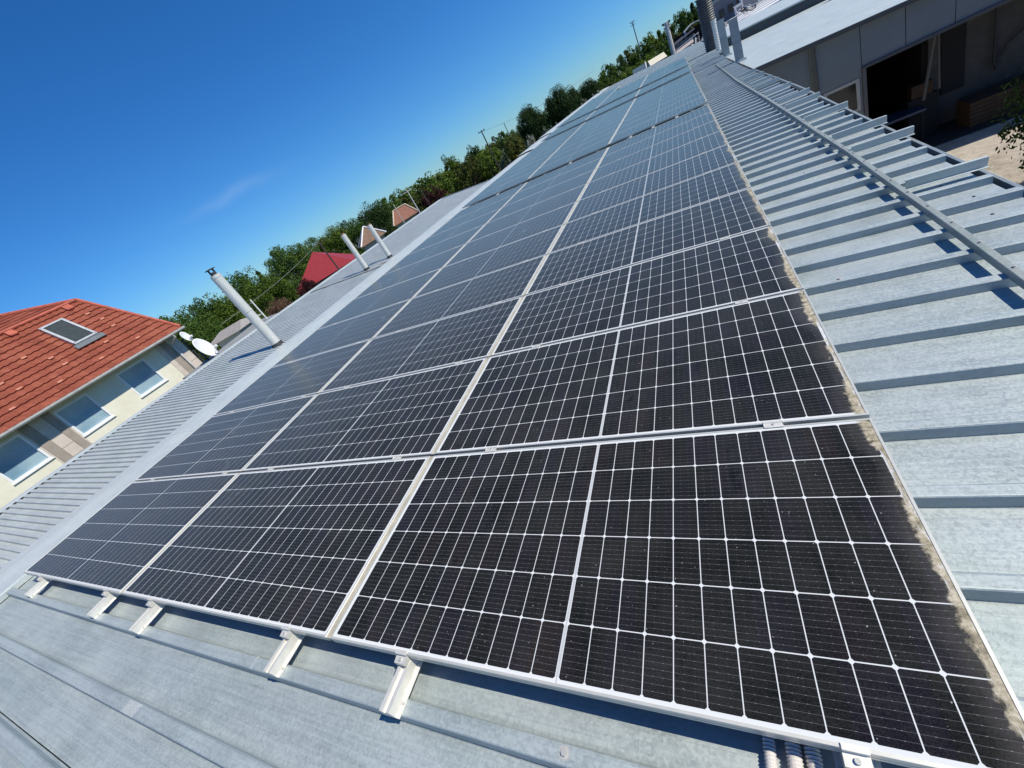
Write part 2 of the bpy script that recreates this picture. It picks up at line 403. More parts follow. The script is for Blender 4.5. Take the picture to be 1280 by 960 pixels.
# snow guard
gr = [(-.5, .755), (1.96, .76), (2.6, .774), (3.5, .781), (4.5, .798), (5.7, .792), (6.8, .795), (9, .785), (12.9, .745), (16, .765), (20.2, .785)]
def grx(y): return float(np.interp(y, [a for a, _ in gr], [b for _, b in gr]))
sg = roof_thing('snow_guard', 'long galvanised snow guard rail crossing the bare ribs beside the panels', 'snow guard')
m = MB(); rings = []
for y in np.arange(-.5, 20.3, .3):
    x = grx(y)+.010; z = -.0838
    rings.append([(x-.019, y, z), (x-.017, y, z+.032), (x-.014, y, z+.035), (x+.015, y, z+.035), (x+.018, y, z+.033), (x+.020, y, z), (x+.017, y, z), (x+.015, y, z+.031), (x-.014, y, z+.031), (x-.016, y, z)])
m.loft(rings); m.build('rail', zinc('snow_guard_zinc', (.22, .245, .22), (.34, .37, .335), sx=14, sy=1), sg)
def bracket_mb():
    m = MB(); m.tube([(.006, 0, -.050), (.006, 0, -.0465), (.006, 0, -.0464), (.006, 0, -.040)], [.010, .010, .006, .006], 8); return m
b0 = None
for k in range(-2, 65):
    y = RC0+k*PITCH
    if b0 is None: b0 = bracket_mb().build('bolt', STEEL, sg, loc=(grx(y)+.010, y, 0))
    else:
        o = b0.copy(); COL.objects.link(o); o.parent = sg; o.location = (grx(y)+.010, y, 0)

# ================================================================= SOLAR ARRAY
PW, PH, GX, GY = 2.118, 1.053, .028, .018
cols = [(-PW, SOL[0]), (-2*PW-GX, SOL[1]), (-3*PW-2*GX, SOL[2])]
rows = []; y = 0.
for n, dz, gap in ((10, 0, .17), (9, .04, .15), (3, .09, .13), (8, .14, 0), (4, .14, 0)):
    for i in range(n): rows.append((y, dz)); y += PH+GY
    y += gap - (GY if gap else 0)
def frame_mb():
    m = MB(); prof = [(0, -.035), (0, -.024), (.0012, -.0232), (.0012, -.0208), (0, -.020), (0, -.0008), (.0008, 0), (.0085, 0), (.0088, -.0008), (.0088, -.006), (.003, -.0065), (.003, -.0335), (.028, -.0335), (.028, -.035)]
    cs = [(0, 0, 1, 1), (PW, 0, -1, 1), (PW, PH, -1, -1), (0, PH, 1, -1), (0, 0, 1, 1)]
    m.loft([[(cx+sx*d, cy+sy*d, z) for d, z in prof] for cx, cy, sx, sy in cs], True, False); return m
fm = frame_mb().build('frame', ALU, None)
gmb = MB().box(.0080, PW-.0080, .0080, PH-.0080, -.0055, -.0018)
glasses = [gmb.build('glass_face', s, None) for s in SOL]
back = MB().box(PW/2-.3, PW/2+.3, PH/2-.04, PH/2+.04, -.022, -.008).build('junction_box', DARK, None)
SILT = simple('silt_in_joint', (.44, .40, .31), .9, 0, .2, .25, 8, .3)
jst = MB().box(-GX, -.0005, 0, PH, -.02, -.0035).build('silt_joint', SILT, None)
first = True
cn = ['right-hand column', 'middle column', 'left-hand column by the ridge cap']
for ri, (y, dz) in enumerate(rows):
    for ci, (x, s) in enumerate(cols):
        if ri >= 30 and ci != 2: continue
        if ri == 0: extra = ['nearest solar panel with brown silt along its lower right edge', 'nearest solar panel in the middle column above four rail ends', 'nearest solar panel in the left-hand column by the ridge cap'][ci]
        else: extra = 'black solar panel in the %s row from the front, %s' % (ORD[ri], cn[ci])
        t = roof_thing('solar_panel', extra, 'solar panel', (x, y, dz+random.uniform(-.0012, .0012)), 'solar panels laid in three columns on the roof')
        for src in (fm, glasses[ci]) + ((jst,) if ci < 2 else ()):
            o = src.copy(); COL.objects.link(o); o.parent = t
for o in [fm, back, jst] + glasses: bpy.data.objects.remove(o)

RX = [-.315, -1.70, -2.43, -3.83, -4.53, -5.95]
rprof = [(-.045, -.0835), (-.045, -.0795), (-.031, -.0775), (-.024, -.0375), (-.009, -.0375), (-.007, -.048), (.007, -.048), (.009, -.0375), (.024, -.0375), (.031, -.0775), (.045, -.0795), (.045, -.0835)]
for i, x in enumerate(RX):
    t = roof_thing('mounting_rail', '%s aluminium mounting rail from the right poking out under the front edge of the panels' % ORD[i] if 0 < i < 5 else ('rightmost aluminium mounting rail, hardly showing beyond the front panel' if i == 0 else 'leftmost short aluminium rail end by the ridge cap'), 'rail', (x, 0, 0), 'mounting rails under the panels')
    m = MB(); off = [.06, .175, .165, .165, .155, .145][i]
    for a, b, dz in ((-off, 10.70, 0), (10.86, 20.5, .04), (20.7, 24.1, .09), (24.3, 32.9 if i < 4 else 37.2, .14)):
        m.extr([(px, pz+dz) for px, pz in rprof], 'y', a, b)
    m.build('rail', ALU_D, t)
    # screws through the flange, part of the rail
    for dx in (-.037, .037):
        mm = MB(); mm.tube([(dx, -.13 if i else -.02, -.0795), (dx, -.13 if i else -.02, -.0735)], .0055, 6); mm.build('fixing_screw', STEEL, t)
def end_clamp(x, label):
    t = roof_thing('end_clamp', label, 'clamp', (x, 0, 0), 'end clamps on the front edge of the panels')
    m = MB(); m.extr([(-.030, -.036), (-.001, -.036), (-.001, .0018), (.010, .0018), (.010, .0040), (-.004, .0040), (-.004, -.010), (-.030, -.014)], 'x', -.030, .022)
    m.build('clamp_body', ALU_D, t)
    m = MB(); m.tube([(-.004, -.017, -.016), (-.004, -.017, -.006)], .0065, 10); m.build('bolt', STEEL, t)
for i, x in enumerate(RX):
    end_clamp(x, '%s end clamp from the right gripping the front edge of the nearest panels' % ORD[i] if i < 5 else 'leftmost end clamp gripping the front corner panel')
for ri in range(1, 10):
    for i, x in enumerate(RX):
        t = roof_thing('mid_clamp', 'silver clamp in the %s panel seam from the front, %s rail from the right' % (ORD[ri-1], ORD[i]), 'clamp', (x, rows[ri][0]-GY/2, 0), 'mid clamps bridging the panel seams')
        if ri == 1 and i == 0:
            m = MB(); m.extr([(-GY/2-.009, .0008), (GY/2+.009, .0008), (GY/2+.009, .0034), (.009, .0038), (.007, -.004), (-.007, -.004), (-.009, .0038), (-GY/2-.009, .0034)], 'x', -.035, .035)
            cb = m.build('clamp_body', ALU_D, t)
            m = MB(); m.tube([(0, 0, -.004), (0, 0, .0045)], .0055, 10); bb = m.build('bolt', STEEL, t)
        else:
            for s in (cb, bb):
                o = s.copy(); COL.objects.link(o); o.parent = t
# bridging clamps over the wider gap after the tenth row
for i, x in enumerate((-.62, -1.12, -1.62, -3.1, -5.2)):
    t = roof_thing('gap_strap', ['rightmost', 'second from right', 'third from right', 'fourth from right', 'leftmost'][i]+' bright strap bridging the wide dark gap behind the tenth panel row', 'strap', (x, rows[9][0]+PH+.07, 0), 'straps across the wide panel gap')
    m = MB(); m.box(-.03, .03, -.085, .085, -.001, .004); m.box(-.012, .012, -.02, .02, -.004, .012); m.build('strap_plate', ALU_D, t)
# corrugated conduits coming out below the front edge
for i, (x, r) in enumerate(((-.495, .0155), (-.452, .0185), (-.412, .0185))):
    m = MB(); pts = []; rr = []
    n = 300
    for k in range(n):
        yy = .35-1.25*k/n
        pts.append((x+.012*math.sin(yy*3+i)+(-.05*max(0, -yy-.1)), yy, RB+r+.004+.012*math.exp(-((yy+.137)/.07)**2)*0+(.045 if False else 0)))
        rr.append(r if k % 2 else r*.80)
    for k in range(n):
        px, py, pz = pts[k]; pts[k] = (px, py, max(pz, RB+r+.002) + .040*math.exp(-((py+.137)/.055)**2))
    m.tube(pts, rr, 16)
    o = m.build('cable_conduit', PLAST, None, loc=(0, 0, 0), rot=(0, TH, 0))
    tag(o, ['thinnest pale corrugated conduit, left of three below the front panel edge', 'pale corrugated conduit in the middle of three below the front panel edge', 'pale corrugated conduit at the right of three below the front panel edge'][i], 'conduit', 'conduits at the bottom of the photo')

# ================================================================= CORRUGATED ROOF BEYOND THE RIDGE CAP
ann = roof_thing('annex_building', 'neighbouring hall with fine corrugated grey roof and metal flues beyond the ridge cap', 'hall')
TL = math.tan(R(3.1))
def lz(x): return -.112 + TL*(-7.5-x)
P2 = .0893
m = MB(); m.open = True; rings = []
prof = []
for k in range(int(20.1/P2)):
    c = -3.97+k*P2
    prof += [(c-.019, .0115), (c-.0225, .010), (c-.0285, -.012), (c-.031, -.0145)][::-1]+[(c+.019, .0115), (c+.0225, .010), (c+.0285, -.012), (c+.031, -.0145)]
m.loft([[(x, py, lz(x)+pz) for py, pz in prof] for x in (-7.30, -8.6, -9.93)], closed=False, caps=False)
m.build('corrugated_roof', ZINC_B, ann)
# verge flashing along its far side and the far end
m = MB()
for a in np.arange(-4, 16, 2.0):
    m.extr([(-9.80, lz(-9.80)+.0105), (-9.80, lz(-9.8)+.0135), (-9.93, lz(-9.93)+.022), (-10.0, lz(-10)+.014), (-10.0, lz(-10)-.14), (-9.992, lz(-10)-.14), (-9.992, lz(-10)+.008), (-9.93, lz(-9.93)+.016)], 'y', a, min(a+2.01, 16.2))
m.build('verge_flashing', ZINC_C, ann)
m = MB(); m.extr([(-7.3, lz(-7.3)+.02), (-10.0, lz(-10)+.02), (-10.0, lz(-10)-.12), (-7.3, lz(-7.3)-.12)], 'y', 16.2, 16.23); m.build('end_flashing', ZINC_C, ann)
m = MB(); m.box(-9.95, -7.1, -4, 16.15, -4.6, -.25); m.build('wall', CREAM, ann)
# dark strips standing in for shade where the corrugation runs under cap and verge
m = MB(); m.box(-7.44, -7.40, -4, 16.1, -.140, -.108); m.box(-9.83, -9.80, -4, 16.1, lz(-9.84)-.02, lz(-9.84)+.009); m.build('shade_strip', DARK, ann)
Ri = Matrix.Rotation(-TH, 3, 'Y')
def flue(p, h, r, capped, lab):
    o = bpy.data.objects.new('flue_pipe', None)
    m = MB(); z = 0; pts = []; rr = []
    m.tube([(0, 0, -.1), (0, 0, h)], r, 20)
    for zz in (.06, h*.5, h-.05): m.tube([(0, 0, zz), (0, 0, zz+.02)], r+.004, 20)
    f = m.build('flue_pipe', FLUE, ann, smooth=True, loc=p, rot=(0, -TH, 0)); f['label'] = lab
    mm = MB(); mm.tube([(0, 0, -.06), (0, 0, .045), (0, 0, .065)], [r*1.28, r*1.2, r*1.03], 20); mm.build('collar', DARK, f, smooth=True)
    if capped:
        mm = MB(); mm.tube([(0, 0, h), (0, 0, h+.05)], r*.62, 16)
        for a in range(4): mm.box(*(lambda c, s: (c-.006, c+.006, s-.006, s+.006))(r*.62*math.cos(a*PI/2+.4), r*.62*math.sin(a*PI/2+.4)), h+.04, h+.10)
        mm.tube([(0, 0, h+.10), (0, 0, h+.112)], [r*1.05, r*.9], 20); mm.build('flue_cap', DARK, f)
    else:
        mm = MB(); mm.tube([(0, 0, h), (0, 0, h+.03)], r*.8, 16); mm.build('flue_cap', simple('rusty_cap', (.28, .17, .10), .8), f)
flue((-7.76, 4.42, lz(-7.76)), 1.50, .086, True, 'nearest and tallest metal flue with a black rain cap')
flue((-8.15, 8.03, lz(-8.15)), .97, .065, False, 'middle metal flue leaning over the corrugated roof')
flue((-7.74, 8.58, lz(-7.74)), .90, .062, False, 'farthest metal flue of the three by the ridge cap')
m = MB(); m.box(-8.2, -7.5, 8.12, 8.17, lz(-8)-.0, lz(-7.5)+.03); m.build('rusty_flashing', simple('rusty_flashing', (.22, .15, .10), .8), ann)
m = MB(); m.tube([(-7.56, 7.85, -.085), (-8.6, 7.65, lz(-8.6)+.02), (-9.75, 7.45, lz(-9.75)+.02)], .008, 6); m.build('overlap_line', DARK, ann)  # dark tube drawn for a sheet overlap and its shadow line

# ================================================================= PLACES BY BEARING
CX, CY, CZ = -.337, -.381, 1.437
def at(az, el, D): a = R(az); return Vector((CX+D*math.sin(a), CY+D*math.cos(a), CZ+D*math.tan(R(el))))
def gnd(az, D): v = at(az, 0, D); v.z = GZ; return v

# ================================================================= VENT STACKS AT THE FAR EAVE
def duct(p, h, r, square, lab, n=0, mat=FLUE):
    t = roof_thing('vent_stack', lab, 'vent stack', p, 'vent stacks beside the far eave'); t.rotation_euler = (0, 0, 0)
    m = MB()
    if square: m.box(-r, r, -r, r, -.1, h); m.box(-r-.012, r+.012, -r-.012, r+.012, h*.45, h*.45+.03)
    else:
        k = int(h/.09); pts = []; rr = []
        for i in range(k*2): pts.append((0, 0, -.1+(h+.1)*i/(2*k-1))); rr.append(r if i % 2 else r*.88)
        m.tube(pts, rr, 24)
    m.build('duct', mat, t)
    m = MB(); m.box(-r*1.5, r*1.5, -r*1.5, r*1.5, -.06, .05); m.build('base_flashing', ZINC_C, t)
    m = MB()
    if square: m.box(-r*1.12, r*1.12, -r*1.12, r*1.12, h, h+.03)
    else: m.tube([(0, 0, h), (0, 0, h+.05)], r*1.08, 24)
    m.build('rim', mat, t)
GD = zinc('dull_grey_duct', (.055, .058, .062), (.12, .122, .128), sx=3, sy=3)
duct((1.36, 18.1, -.13), 1.16, .115, True, 'nearest square grey vent stack beside the far eave', mat=zinc('mid_grey_duct', (.17, .19, .21), (.30, .33, .35)))
duct((1.36, 22.6, -.13), 1.22, .125, True, 'second square grey vent stack, between the nearest one and the big ribbed stack', mat=zinc('mid_grey_duct_b', (.22, .25, .25), (.36, .40, .40)))
duct((1.34, 25.6, -.13), 1.30, .11, False, 'slim round vent pipe right against the big dark ribbed stack')
duct((1.28, 28.2, -.13), 2.35, .36, False, 'tall thick dark ribbed vent stack at the far eave', mat=GD)

# ================================================================= BUILDING ACROSS THE YARD (right)
def bt(p): return MR @ Vector(p)
ws = thing('workshop', 'low workshop across the yard with pale sheet roof, dark panel wall and open black bay', 'workshop', (0, 0, 0))
RZ = -.135
m = MB(); m.slab([bt((1.30, 14.45, RZ)), bt((14, 14.45, RZ)), bt((14, 27.8, RZ)), bt((1.30, 27.8, RZ))], .05); m.build('lower_roof', ZINC_R, ws)
m = MB()
for k in range(4):
    yy = 15.6+k*3.1
    m.extr([(yy, RZ-.01), (yy+.02, RZ+.004), (yy+.05, RZ+.004), (yy+.07, RZ-.01)], 'x', 1.31, 13.9)
o = m.build('roof_seam', ZINC_R, ws, rot=(0, TH, 0))
m = MB(); m.slab([bt((1.62, 27.6, RZ+.43)), bt((14, 27.6, RZ+.43)), bt((14, 40, RZ+.43)), bt((1.62, 40, RZ+.43))], .06); m.build('upper_roof', ZINC_R, ws)
m = MB(); m.box(1.63, 13.9, 27.62, 27.75, RZ-.3, RZ+.36); m.build('clerestory_wall', simple('dark_step_cladding', (.04, .05, .055), .6), ws, rot=(0, TH, 0))
m = MB(); m.slab([bt((1.3, 14.40, RZ+.012)), bt((14, 14.40, RZ+.012)), bt((14, 14.46, RZ+.012)), bt((1.3, 14.46, RZ+.012))], .10); m.build('eave_trim', simple('dark_trim', (.05, .055, .06), .5), ws)
LZ = -1.36
m = MB()   # front wall with bay opening
def zt(x): return (MR @ Vector((x, 0, RZ))).z - .06
for a, b in ((1.3, 2.50), (2.64, 3.36), (3.37, 3.52)):
    pass
def wallpiece(x0, x1, z0, z1=None, y0=14.62, y1=14.74):
    m = MB(); t0 = zt(x0) if z1 is None else z1; t1 = zt(x1) if z1 is None else z1
    m.loft([[(x0, y0, z0), (x0, y1, z0), (x0, y1, t0), (x0, y0, t0)], [(x1, y0, z0), (x1, y1, z0), (x1, y1, t1), (x1, y0, t1)]]); return m
wallpiece(1.2, 2.49, GZ).build('wall_panel', DGREY, ws)
wallpiece(2.62, 3.50, -1.58).build('wall_panel', DGREY, ws)
wallpiece(2.62, 3.50, GZ, -2.35).build('wall_panel', DGREY, ws)
wallpiece(2.62, 2.70, -2.345, -1.585).build('wall_panel', DGREY, ws); wallpiece(3.44, 3.50, -2.345, -1.585).build('wall_panel', DGREY, ws)
for a, b in ((3.515, 4.34), (4.355, 5.20), (5.215, 6.6), (6.615, 8.0), (8.015, 9.5), (9.515, 13.5)):
    wallpiece(a, b, LZ).build('wall_panel', DGREY, ws)
m = MB(); m.box(2.495, 2.60, 14.55, 14.76, GZ, zt(2.55)); m.build('column', simple('dark_green_column', (.07, .075, .065), .6), ws)
m = MB(); m.box(2.485, 2.497, 14.54, 14.61, GZ, zt(2.5)); m.build('column_trim', simple('light_trim', (.16, .155, .13), .6), ws)
m = MB(); m.box(3.50, 13.5, 14.57, 14.76, LZ-.07, LZ-.001); m.build('lintel', simple('lintel_paint', (.045, .05, .06), .5), ws)
m = MB(); m.box(3.505, 3.58, 14.58, 14.78, GZ, LZ-.075); m.build('bay_jamb', simple('jamb_paint', (.08, .08, .085), .6), ws)
# window with frame
f = MB(); x0, x1, z0, z1 = 2.70, 3.44, -2.345, -1.585
for a in ((x0, x1, z1-.07, z1), (x0, x1, z0, z0+.06), (x0, x0+.07, z0+.06, z1-.07), (x1-.07, x1, z0+.06, z1-.07)): f.box(a[0], a[1], 14.60, 14.68, a[2], a[3])
fo = f.build('window', simple('window_paint', (.30, .31, .30), .5), ws)
MB().box(x0+.07, x1-.07, 14.64, 14.65, z0+.06, z1-.07).build('pane', simple('dark_pane', (.02, .022, .025), .08), fo)
BLK = simple('black_interior', (.012, .012, .013), .9)  # even near-black for inner walls and other dark parts
MB().box(1.4, 13.4, 14.605, 26, GZ+.012, GZ+.03).build('floor', simple('dark_floor', (.02, .02, .022), .7), ws)  # even dark colour for the bay floor
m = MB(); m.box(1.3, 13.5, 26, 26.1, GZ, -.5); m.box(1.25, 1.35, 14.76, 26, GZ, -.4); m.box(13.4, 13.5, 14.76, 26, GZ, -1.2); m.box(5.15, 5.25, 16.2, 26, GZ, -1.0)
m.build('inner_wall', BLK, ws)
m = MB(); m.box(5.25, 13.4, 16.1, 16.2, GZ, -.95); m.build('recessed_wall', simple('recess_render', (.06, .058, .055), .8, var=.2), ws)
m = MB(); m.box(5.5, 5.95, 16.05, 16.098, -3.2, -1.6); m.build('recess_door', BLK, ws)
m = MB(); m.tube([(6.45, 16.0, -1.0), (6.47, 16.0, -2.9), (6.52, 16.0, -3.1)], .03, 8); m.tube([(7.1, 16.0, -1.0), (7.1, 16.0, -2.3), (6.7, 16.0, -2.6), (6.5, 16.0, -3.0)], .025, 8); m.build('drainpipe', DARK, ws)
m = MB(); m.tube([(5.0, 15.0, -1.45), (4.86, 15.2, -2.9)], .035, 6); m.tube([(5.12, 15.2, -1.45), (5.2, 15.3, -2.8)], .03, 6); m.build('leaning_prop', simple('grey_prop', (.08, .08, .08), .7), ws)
t = thing('workbench', 'dark cluttered workbench with blue sheeting inside the open bay', 'workbench', (3.95, 15.6, GZ))
m = MB(); m.box(-.3, 1.0, -.3, .5, .8, .86); m.build('worktop', simple('blue_sheet', (.03, .05, .09), .5), t)
for a in ((-.25, -.25), (.93, -.25), (-.25, .43), (.93, .43)): MB().box(a[0], a[0]+.05, a[1], a[1]+.05, 0, .8).build('leg', BLK, t)
t = thing('timber_crate', 'orange brown timber crate standing in the dark before the recessed wall', 'crate', (6.05, 15.0, GZ))
OR = simple('orange_timber', (.045, .024, .010), .8, var=.3, scale=9)
m = MB(); m.box(-.35, 1.2, 0, .7, .02, .62); m.build('crate_body', OR, t)
m = MB()
for k in range(6): m.box(-.37, 1.22, -.02, .0, .05+k*.10, .12+k*.10)
m.build('crate_slats', OR, t)
t = thing('cardboard_box', 'small orange box at the back of the black bay near the leaning props', 'box', (5.02, 15.9, -2.95))
m = MB(); m.box(-.22, .22, -.15, .15, 0, .32); m.build('box_body', OR, t, bevel=.01); MB().box(-.2, .2, -.16, -.152, .28, .325).build('flap', OR, t)
MB().box(-.3, .3, -.2, .2, -1.05, 0).build('stand', BLK, t)

# ================================================================= FAR ROOF, FACTORY AND CLUTTER BEYOND
wr_ = thing('flat_roofed_store', 'long store with bright white flat roof behind the workshop', 'building', (0, 0, 0))
WH = simple('white_membrane', (.74, .72, .69), .7, var=.06, scale=.5)
m = MB(); m.box(3.3, 45, 49, 74, -.52, -.40); m.build('flat_roof', WH, wr_)
m = MB(); m.box(3.5, 44.8, 49.2, 73.8, GZ, -.52); m.build('wall', CREAM, wr_)
m = MB()
for k in range(5): m.box(3.31, 44.9, 52+k*4.6, 52.12+k*4.6, -.401, -.33)
m.build('roof_seam', WH, wr_)
fac = thing('grey_factory', 'big dull grey violet factory block with small dark windows beyond the white roof', 'factory', (0, 0, 0))
FG = simple('factory_cladding', (.15, .155, .19), .7, var=.1, scale=.4)
m = MB(); m.box(5.0, 60, 77, 100, GZ, 2.05); m.build('wall', FG, fac)
m = MB(); m.box(4.8, 60.2, 76.7, 100.2, 2.05, 2.35); m.build('roof', simple('teal_parapet', (.22, .30, .32), .6), fac)
win0 = None
PM = simple('black_window', (.015, .016, .02), .2)
for k in range(16):
    xx = 5.7+k*1.05+(.9 if k > 2 else 0)
    m = MB(); m.box(-.3, .3, -.05, .03, -.42, .42)
    if win0 is None: win0 = m.build('window', PM, fac, loc=(xx, 76.95, .65))
    else: o = win0.copy(); COL.objects.link(o); o.parent = fac; o.location = (xx, 76.95, .65+(.9 if k > 11 else 0))
for i, (az, el, w, h) in enumerate(((6.05, -1.55, 1.3, 1.0), (6.75, -1.62, 1.7, 1.9), (8.0, -1.75, 1.6, 1.2), (8.9, -1.8, 1.5, 1.0), (9.8, -1.85, 1.6, 1.1))):
    p = at(az, 0, 70); p.z = -.40
    t = thing('rooftop_unit', ['small white rooftop unit left of the tallest one', 'tallest white rooftop unit on the white roof', 'white rooftop unit third from the left', 'white rooftop unit fourth from the left', 'rightmost white rooftop unit by the picture edge'][i], 'rooftop unit', p, group='units on the white roof')
    m = MB(); m.box(-w/2, w/2, -.6, .6, .12, h); m.build('housing', WH, t, bevel=.04)
    m = MB(); m.box(-w/2*.8, w/2*.8, -.64, -.605, .3, h*.8); m.build('grille', simple('grille', (.2, .2, .22), .6), t)
    m = MB(); m.box(-w/2-.05, w/2+.05, -.62, .62, h, h+.06); m.build('lid', WH, t)
# heap of pale pipes
t = thing('pipe_heap', 'heap of tangled pale bent pipes lying on the white roof edge', 'pipe heap', at(4.9, 0, 54))
t.location.z = -.40
for k in range(16):
    a = random.uniform(-1, 1); b = random.uniform(-1.5, 1.5); pts = []
    for q in range(7): pts.append((b*1.1+a*.5*q/3+.25*math.sin(q+k), random.uniform(-.6, .6)+q*.15, .08+.30*abs(math.sin(q*.7+k))+.10*(k % 5)))
    MB().tube(pts, .05, 6).build('bent_pipe', [WH, FLUE, DARK][k % 3], t, smooth=True)
# carport, pole, small houses, mast near the end of the roof
t = thing('carport', 'dark open carport with a white curved roof beyond the hall end', 'carport', gnd(2.05, 74))
m = MB(); prof = [(-1.3+2.6*i/10, 5.05+.42*math.sin(PI*i/10)) for i in range(11)]
m.extr(prof+[(x, z-.10) for x, z in prof[::-1]], 'y', -1.5, 4); m.build('canopy', WH, t)
for a in ((-1.2, -1.4), (1.2, -1.4), (-1.2, 3.9), (1.2, 3.9)): MB().box(a[0]-.07, a[0]+.07, a[1]-.07, a[1]+.07, 0, 5.05).build('post', WH, t)
m = MB(); m.box(-2.6, 1.25, 4.0, 4.2, 0, 5.0); m.build('back_wall', BLK, t)
t = thing('dark_shed', 'low dark shed with a pale rail along it, left of the white curved canopy', 'shed', gnd(.95, 70))
m = MB(); m.box(-1.3, 1.2, 0, 4, 0, 4.35); m.build('wall', DGREY, t)
m = MB(); m.slab([(-1.4, -.2, 4.3), (1.3, -.2, 4.8), (1.3, 4.2, 5.0), (-1.4, 4.2, 4.5)], .1); m.build('roof', simple('dark_felt', (.05, .05, .06), .8), t)
m = MB(); m.tube([(-1.6, -.6, 3.7), (1.6, -.6, 4.25)], .05, 6); m.tube([(-1.6, -.6, 3.3), (1.6, -.6, 3.8)], .04, 6)
for k in range(5): m.tube([(-1.5+k*.75, -.6, 0), (-1.5+k*.75, -.6, 3.75+k*.12)], .04, 6)
m.build('railing', WH, t)
t = thing('pinkish_outbuilding', 'low pinkish outbuilding roof just behind the far roof edge', 'outbuilding', gnd(.9, 60))
m = MB(); m.slab([(-1.2, 0, 3.66), (.9, 0, 3.9), (.9, 5, 4.05), (-.9, 5, 3.8)], .12); m.build('roof', simple('pink_sheet', (.52, .42, .36), .7), t)
m = MB(); m.box(-1.1, .8, .1, 4.8, 0, 3.6); m.build('wall', CREAM, t)
t = thing('heap_of_scaffold', 'pile of white scaffold pieces against the tall dark ribbed stack', 'scaffold pile', gnd(2.35, 57))
for k in range(12):
    a = random.uniform(-.7, .7); MB().tube([(a, 0, 3.5+random.random()*.2), (a+random.uniform(-.1, .9), .5, 4.0+random.random()*.55)], .045, 6).build('scaffold_tube', [WH, DARK, WH][k % 3], t)
MB().box(-1.2, 1.2, .2, 3, 0, 3.6).build('platform', DGREY, t)

def pole(az, elb, elt, D, r, mat, label, cross=0, name='utility_pole', cat='pole', arm=False):
    b = gnd(az, D); top = at(az, elt, D).z-GZ
    t = thing(name, label, cat, b, (0, 0, 0))
    m = MB(); m.tube([(0, 0, 0), (0, 0, top)], [r, r*.7], 8); m.build('post', mat, t)
    ca = R(az); vx = Vector((math.cos(ca), -math.sin(ca), 0))
    if cross:
        for k in range(cross):
            z = top-.12-k*.35; m = MB(); m.tube([vx*-.35+Vector((0, 0, z)), vx*.35+Vector((0, 0, z))], r*.45, 6); m.build('cross_arm', mat, t)
        for q in (-.3, .3): MB().tube([vx*q+Vector((0, 0, top-.12)), vx*q+Vector((0, 0, top+.02))], r*.5, 6).build('insulator', DARK, t)
    return t
CONC = simple('pale_concrete_post', (.55, .53, .50), .8); WOODP = simple('dark_pole_wood', (.06, .05, .045), .9)
pole(-.29, 0, 1.30, 58, .26, CONC, 'pale tapering concrete pole with a lamp cluster at the far end of the hall', cross=2, name='concrete_pole')
pole(-3.2, 0, 2.98, 90, .10, simple('mast_grey', (.12, .12, .13), .6), 'slim lattice radio mast rising above the far trees', cross=2, name='radio_mast', cat='mast')
pole(-45.7, 0, .92, 26, .055, WOODP, 'dark wooden pole in front of the red metal roof', cross=1)
pole(-33.27, 0, .72, 30, .055, CONC, 'pale thin pole right of the pinkish tiled gable', cross=1)
pole(-31.7, 0, .15, 34, .045, WOODP, 'thin grey pole leaning among the purple leaved bushes')
pole(-35.6, 0, .10, 36, .04, CONC, 'faint thin pole left of the pale thin pole')
pole(-21.95, 0, 1.95, 48, .085, WOODP, 'dark pole with a short cross arm sticking out of the tree belt', cross=1)
pole(-19.2, 0, 1.35, 52, .05, WOODP, 'tiny dark pole between the cross arm pole and the first round tree')
pole(-56.0, 0, -.6, 13.5, .026, WH, 'short white post beside the nearest metal flue', name='white_post')
def wire(a, b, lab, sag=.4):
    m = MB(); a = Vector(a); b = Vector(b); pts = [a.lerp(b, k/14)-Vector((0, 0, sag*4*(k/14)*(1-k/14))) for k in range(15)]
    tag(m.tube(pts, .011, 5).build('overhead_wire', simple('wire_grey', (.16, .16, .13), .7), None), lab, 'wire')
wire(at(-45.7, .85, 26), at(-60, -1.2, 15), 'overhead wire running down left from the dark pole by the red roof', .15)
wire(at(-21.95, 1.8, 48), at(-8, 1.1, 60), 'overhead wire passing in front of the first round dark tree', .5)

# ================================================================= HOUSES
TILE = Mat('red_clay_tiles'); TILE.set(.75, 0, .35)
tc = TILE.coord(); tn = TILE.noise(tc, 1.4, 5, .6); tn2 = TILE.noise(tc, 12, 5, .7)
sx_ = TILE.node('ShaderNodeSeparateXYZ'); TILE.link(tc, sx_.inputs[0]); cb_ = TILE.node('ShaderNodeCombineXYZ')
TILE.link((X(TILE.t, sx_.outputs[1])/.255).floor(), cb_.inputs[0]); TILE.link((X(TILE.t, sx_.outputs[2])/.2308).floor(), cb_.inputs[1])
wn_ = TILE.node('ShaderNodeTexWhiteNoise', noise_dimensions='3D'); TILE.link(cb_.outputs[0], wn_.inputs['Vector'])
tj = (X(TILE.t, sx_.outputs[1])/.255).fract().lt(.07)
tcol = TILE.ramp(tn*.40+tn2*.42+X(TILE.t, wn_.outputs[0])*.18, [(.28, (.17, .040, .022)), (.5, (.265, .066, .036)), (.72, (.34, .105, .060))])
TILE.base(TILE.mix(tj*.45, tcol, (.10, .025, .018))); TILE.bump(tn2, .3, .02)
TILE = TILE.m
RIDGE = simple('ridge_tiles', (.42, .10, .06), .75, var=.25, scale=5)
WHITE = simple('white_frame_plastic', (.80, .80, .78), .4, 0, .5, .03)
glm = Mat('window_glass'); glm.set(.06, 0, .9); gnz = glm.noise(glm.coord(), 1.1, 3, .5)
glm.base(glm.ramp(gnz, [(.35, (.18, .31, .40)), (.65, (.34, .47, .53))])); GLASS = glm.m
ho = thing('tiled_house', 'cream two storey house with orange red tiled roof and white windows at the left', 'house', (0, 0, 0))
HX = -22.0
